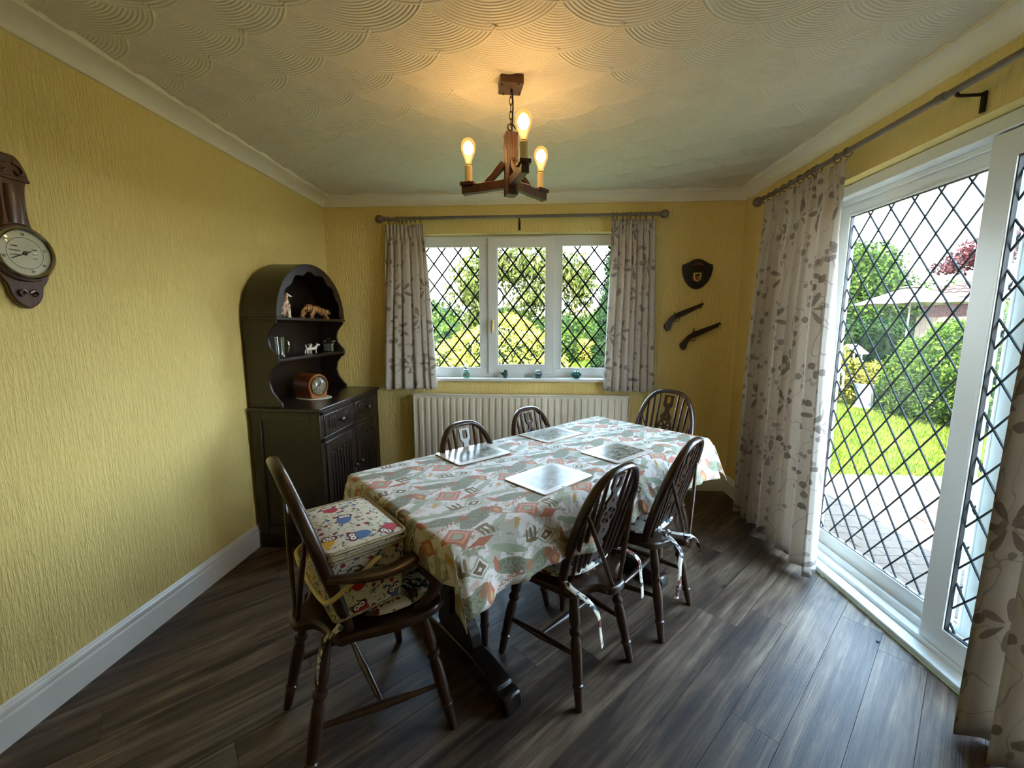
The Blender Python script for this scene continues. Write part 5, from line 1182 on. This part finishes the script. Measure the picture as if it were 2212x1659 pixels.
plant('yellow_shrub', 'yellow-green shrub by the bird table at the lawn edge', 'bush', [blob(53.6, 10.3, .32, .40, .40, .42), blob(54.6, 10.1, .55, .24, .24, .42), blob(51.9, 10.5, .50, .34, .34, .20)], 4200, .07, 'lime', .7, seed=5, shell=.6)
# parasol
pc = V((*az(49.8, 18), GZ)); pr_ = thing('garden_parasol', 'open cream garden parasol standing behind the clipped bush', 'parasol', pc)
MT['wpaint2'] = plain('house_fascia_paint', S(140, 138, 134), .6)
MT['canvas'] = plain('cream_canvas', S(168, 154, 142), .9, 0, .04, 3)
rimz, topz, prad = 2.06, 2.62, 1.42
for i in range(8):
    a0 = 2*pi*i/8+.2; a1 = 2*pi*(i+1)/8+.2; vv = []
    for r_, z_ in ((.16, topz-.08), (.5, topz-.20), (1, topz-.40), (prad, rimz)):
        for t in (0, .5, 1):
            a = a0+(a1-a0)*t; sag = -.02*math.sin(pi*t)*r_; f = math.cos(pi/8)/math.cos((a-a0)-pi/8); vv.append((r_*f*math.cos(a), r_*f*math.sin(a), z_-GZ+sag))
    o = MB().add(vv, [(3*k+j, 3*k+j+1, 3*k+4+j, 3*k+3+j) for k in range(3) for j in range(2)]).build('canopy_panel', MT['canvas'], pr_); so = o.modifiers.new('t', 'SOLIDIFY'); so.thickness = .008
    e = V((prad*math.cos(a0), prad*math.sin(a0), rimz-GZ-.012)); MB().tube([(.03*math.cos(a0), .03*math.sin(a0), topz-.16-GZ), e], .010, 6).build('rib', MT['pole'], pr_)
MB().lathe([(.30, topz-.06-GZ), (.2, topz-.03-GZ), (0, topz-GZ)], 16).build('vent_cap', MT['canvas'], pr_)
MB().tube([(0, 0, 0), (0, 0, topz-GZ-.02)], .024, 10).build('mast', MT['pole'], pr_)
MB().lathe([(.26, 0), (.26, .05), (.06, .09), (.04, .28)], 20).build('base', MT['dark_iron'], pr_)
# neighbouring bungalow with tiled hip roof
P0 = V((*az(50.0, 22.5), 0)); P1 = V((*az(37.0, 21.0), 0)); ex = (P1-P0).normalized(); inn_ = V((-ex.y, ex.x, 0)); 
if inn_.dot(V((1, 1, 0))) < 0: inn_ = -inn_
HL = (P1-P0).length; EZ = 2.46
hb = thing('neighbour_bungalow', 'neighbouring brick bungalow with brown tiled roof and white fascia', 'house', P0+V((0, 0, GZ)))
MT['brick'] = plain('red_brown_brick', S(70, 50, 46), .9, 0, .2, 8)
Th = frame_T((0, 0, 0), ex, inn_, (0, 0, 1)); RUN, RISE = 3.2, 1.35
def hbld(b, n_, m_, **k): return b.build(n_, m_, hb, **k)
hbld(MB().bb(.35, HL, .35, 6.0, .012, EZ-GZ-.02, Th), 'wall', MT['brick'], smooth=False)
for r_ in range(7):
    z_ = EZ-GZ-.10-.078*r_
    for i in range(26): hbld(MB().bb(.38+.225*i+(.11 if r_ % 2 else 0), .38+.225*i+.213+(.11 if r_ % 2 else 0), .335, .352, z_-.066, z_, Th), 'brick', MT['brick'], smooth=False)
hbld(MB().bb(-.02, HL, -.03, .0, EZ-GZ-.16, EZ-GZ+.02, Th), 'fascia', MT['wpaint2'], smooth=False)
hbld(MB().bb(.0, HL, .0, .36, EZ-GZ-.16, EZ-GZ-.14, Th), 'soffit', MT['wpaint2'], smooth=False)
hbld(MB().tube([Th @ V((-.03, -.07, EZ-GZ)), Th @ V((HL, -.07, EZ-GZ))], .05, 8), 'gutter', MT['wpaint2'])
e0, e1, r0, r1 = V((0, 0, EZ-GZ)), V((HL, 0, EZ-GZ)), V((RUN, RUN, EZ-GZ+RISE)), V((HL, RUN, EZ-GZ+RISE)); ba0 = V((0, 2*RUN, EZ-GZ)); ba1 = V((HL, 2*RUN, EZ-GZ))
b = MB().add([Th @ (p_-V((0, 0, .03))) for p_ in (e0, e1, r1, r0, ba0, ba1)], [(0, 1, 2, 3), (0, 3, 4), (4, 3, 2, 5)]); hbld(b, 'roof_deck', MT['joint'], smooth=False)
MT['tile'] = plain('brown_roof_tile', S(60, 46, 42), .85, 0, .22, 9)
rows = 11; sl_ = math.hypot(RUN, RISE); tw = .30; th_ang = math.atan2(RISE, RUN)
tb_ = MB(); tl = sl_/rows*1.15
def tilep(u, v): return ((u-.5)*tw, v*tl, .018*math.sin(2*pi*u)+.022*(1-v))
tb_.grid(tilep, 8, 1); tme = tb_.mesh('roof_tile', True); tme.materials.append(MT['tile']); nT = 0
ax_ = Th.to_3x3() @ V((1, 0, 0)); sl_v = Th.to_3x3() @ V((0, math.cos(th_ang), math.sin(th_ang))); rot = M((ax_, sl_v, ax_.cross(sl_v))).transposed().to_euler()
for r_ in range(rows):
    f = r_/rows; x0 = RUN*f+.12
    for i in range(60):
        x = x0+tw*(i+.5)*.97
        if x > HL: break
        if nT >= 300: break
        pos = Th @ (V((x, RUN*f-.03, EZ-GZ+RISE*f+.02))); o = bpy.data.objects.new('roof_tile', tme); C.objects.link(o); o.parent = hb; o.location = pos; o.rotation_euler = rot; nT += 1
for i in range(12): 
    p_ = Th @ e0.lerp(r0, i/12); p2 = Th @ e0.lerp(r0, (i+1.1)/12); hbld(MB().tube([p_, p2], .075, 8), 'hip_tile', MT['tile'])
hbld(MB().tube([Th @ r0, Th @ r1], .09, 8), 'ridge', MT['tile'])
# fence below the roof, boards one by one
fn = thing('board_fence', 'weathered board fence between the clipped bush and the bungalow', 'fence', V((*az(49.2, 17.5), GZ)))
MT['fboard'] = wood('weathered_board', S(78, 64, 54), S(112, 96, 82), .9)
f0 = V((*az(49.2, 17.5), 0)); f1 = V((*az(43.5, 16.5), 0)); fe = (f1-f0).normalized(); nB = int((f1-f0).length/.125)
for i in range(nB):
    p_ = fe*(.125*i+.06); Tb = frame_T(p_, fe, V((-fe.y, fe.x, 0)), (0, 0, 1)); h_ = 1.78+random.uniform(-.01, .01)
    MB().bb(-.058, .058, -.009, .009, 0, h_, Tb).build('board', MT['fboard'], fn, smooth=False)
for z_ in (.35, 1.45): 
    o = MB().bb(0, (f1-f0).length, .009, .05, z_, z_+.08, frame_T((0, 0, 0), fe, V((-fe.y, fe.x, 0)), (0, 0, 1))).build('rail', MT['fboard'], fn, smooth=False)
# low rail fence under the dark shade foliage, bird table and lantern by the lawn edge
bt = thing('bird_table', 'white-roofed bird table beyond the lawn at the left of the patio view', 'bird table', V((*az(53.9, 10.9), GZ)))
MT['wpaint'] = plain('white_paint', S(168, 166, 160), .6)
MB().bb(-.03, .03, -.03, .03, 0, .80).build('post', MT['fboard'], bt, bevel=.004); MB().bb(-.17, .17, -.15, .15, .80, .825).build('tray', MT['wpaint'], bt, bevel=.004)
for sx_ in (-.14, .14):
    for sy_ in (-.12, .12): MB().bb(sx_-.012, sx_+.012, sy_-.012, sy_+.012, .825, .98).build('corner_post', MT['wpaint'], bt)
for s in (1, -1): MB().add([(-.2, 0, 1.14), (.2, 0, 1.14), (.2, s*.21, .96), (-.2, s*.21, .96), (-.2, 0, 1.155), (.2, 0, 1.155), (.2, s*.215, .975), (-.2, s*.215, .975)], [(0, 1, 2, 3), (4, 7, 6, 5), (0, 4, 5, 1), (2, 6, 7, 3), (0, 3, 7, 4), (1, 5, 6, 2)]).build('roof_slope', MT['wpaint'], bt, smooth=False)
bt.rotation_euler = (0, 0, .5)
ln = thing('garden_lantern', 'white openwork garden lantern on a post near the curtain edge', 'lantern', V((*az(54.9, 9.4), GZ)))
MB().tube([(0, 0, 0), (0, 0, .42)], .02, 8).build('post', MT['wpaint'], ln)
for sx_ in (-.07, .07):
    for sy_ in (-.07, .07): MB().bb(sx_-.01, sx_+.01, sy_-.01, sy_+.01, .44, .70).build('upright', MT['wpaint'], ln)
MB().bb(-.09, .09, -.09, .09, .42, .445).build('base', MT['wpaint'], ln, bevel=.004); MB().lathe([(.13, .70), (.10, .73), (.03, .82), (0, .84)], 4).build('cap', MT['wpaint'], ln, smooth=False)
MB().lathe([(.03, .445), (.03, .56), (0, .565)], 12).build('candle', MT['cream'], ln)
rk = thing('invented_planter', 'invented pale planter between the yellow shrub and the clipped bush', 'planter', V((*az(52.3, 10.0), GZ)))  # invented planter, added in place of a pale bluish patch
MB().lathe([(.16, 0), (.17, .03), (.14, .06), (.13, .20), (.20, .42), (.22, .46), (.19, .47), (.17, .42), (0, .40)], 20).build('urn', plain('pale_stone', S(120, 122, 120), .9, 0, .2, 14, .004), rk)
leaves('planting', [(rk.location.x, rk.location.y, .40, .16, .16, .10)], 350, .07, LM['lime'], rk, 0, .6)
# things seen through the back window
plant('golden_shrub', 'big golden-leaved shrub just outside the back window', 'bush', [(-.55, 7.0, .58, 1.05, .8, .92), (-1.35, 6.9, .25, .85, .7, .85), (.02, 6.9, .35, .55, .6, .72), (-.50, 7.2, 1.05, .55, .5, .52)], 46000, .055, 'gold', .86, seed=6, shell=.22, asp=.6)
tw_ = [(-1.75, 9.6, GZ), (-1.66, 9.5, .9), (-1.45, 9.5, 1.75), (-1.05, 9.45, 2.45), (-.55, 9.4, 3.0)]
plant('drooping_tree', 'slender tree with sparse drooping leaves behind the golden shrub', 'tree', [(-1.45, 9.3, 2.2, .55, .6, .75), (-.95, 9.4, 2.75, .75, .6, .55), (-.15, 9.3, 2.7, .9, .6, .55), (.55, 9.4, 2.55, .75, .6, .55), (.95, 9.3, 2.2, .40, .4, .6), (-.1, 9.2, 1.95, .7, .5, .45), (-1.2, 9.3, 1.5, .5, .5, .4)], 8500, .135, 'olive', 0, droop=1.3, seed=7, shell=.95, asp=.34,
      stems=[(tw_, .085, .035), ([(-1.05, 9.45, 2.45), (-.3, 9.4, 2.6), (.4, 9.4, 2.85), (1.0, 9.4, 2.6)], .035, .012), ([(-1.45, 9.5, 1.75), (-1.75, 9.5, 2.4), (-1.7, 9.5, 3.1)], .035, .012), ([(-.55, 9.4, 3.0), (.2, 9.4, 3.3)], .03, .01), ([(-.3, 9.4, 2.6), (.1, 9.3, 2.1), (.3, 9.3, 1.7)], .018, .008)])
plant('garden_hedge', 'green mixed hedge left behind the golden shrub', 'hedge', [(-2.6, 12, .5, 1.5, .9, 1.15), (-4.4, 12, .7, 1.6, .9, 1.4), (-1.0, 13, .5, 1.3, .9, 1.1)], 16000, .11, 'yew', .85, seed=8)
plant('conifer', 'dark clipped conifer at the right of the back window view', 'tree', [(1.62, 9.0, .15, .50, .5, .75), (1.62, 9.0, .75, .40, .4, .70), (1.63, 9.0, 1.25, .25, .25, .55)], 14000, .07, 'dark', .88, seed=9, shell=.16)
plant('tall_evergreen', 'tall bluish evergreen at the right edge of the back window', 'tree', [(2.75, 14.2, 1.6, .75, .7, 1.6), (2.85, 14.2, 3.2, .62, .6, 1.4)], 12000, .10, 'dark', .85, seed=10)
plant('far_hedge', 'distant green hedge behind the lawn in the back window', 'hedge', [(1.6, 30, .6, 2.6, 1.2, 1.9), (5.2, 30, .8, 2.8, 1.2, 2.0), (-2.5, 31, .9, 3.0, 1.2, 2.2), (9, 30, .9, 3, 1.2, 2.4)], 16000, .24, 'green', .85, seed=11)
plant('flower_bush', 'small bright yellow flowering bush at the lawn edge in the back window', 'bush', [(2.1, 18.5, .25, .55, .4, .55)], 2600, .10, 'gold', .8, seed=12)
plant('border_shrub', 'mid-green border shrub left of the yellow flowers', 'bush', [(1.15, 17.5, .45, .65, .5, .85), (2.9, 20.5, .7, .9, .6, 1.1)], 6500, .11, 'yew', .85, seed=13)
fr_ = thing('distant_house', 'distant house with pinkish tiled roof beyond the hedge in the back window', 'house', (5.6, 40, GZ))
MB().bb(-3.2, 4, 0, 5, .012, 2.4).build('wall', MT['brick'], fr_, smooth=False)
MB().add([(-3.6, -.4, 2.35), (4.4, -.4, 2.35), (4.4, 5.4, 2.35), (-3.6, 5.4, 2.35), (-1.4, 2.5, 4.0), (2.2, 2.5, 4.0)], [(0, 1, 5, 4), (2, 3, 4, 5), (1, 2, 5), (3, 0, 4), (3, 2, 1, 0)]).build('roof', plain('pink_tiles', S(128, 94, 84), .9, 0, .1, 6), fr_, smooth=False)
# belt of far trees closing the view
for k, (x, y, z, r_, h_) in enumerate(((-9, 34, 1.0, 3.2, 2.6), (16, 38, 1.0, 4.0, 2.8), (30, 33, 1.6, 3.6, 3.0))):
    plant('boundary_tree', ['round green tree far left beyond the back garden', 'round green tree far beyond the distant house', 'round green tree far right beyond the bungalow'][k], 'tree', [(x, y, z, r_, r_, h_)], 5000, .35, 'green', .86, seed=20+k, group='boundary trees')
for k in bpy.data.materials.keys():
    if k not in BEFORE:
        p_ = bpy.data.materials[k].node_tree.nodes.get('Principled BSDF')
        if p_: p_.inputs['Specular IOR Level'].default_value = .06; p_.inputs['Roughness'].default_value = .9
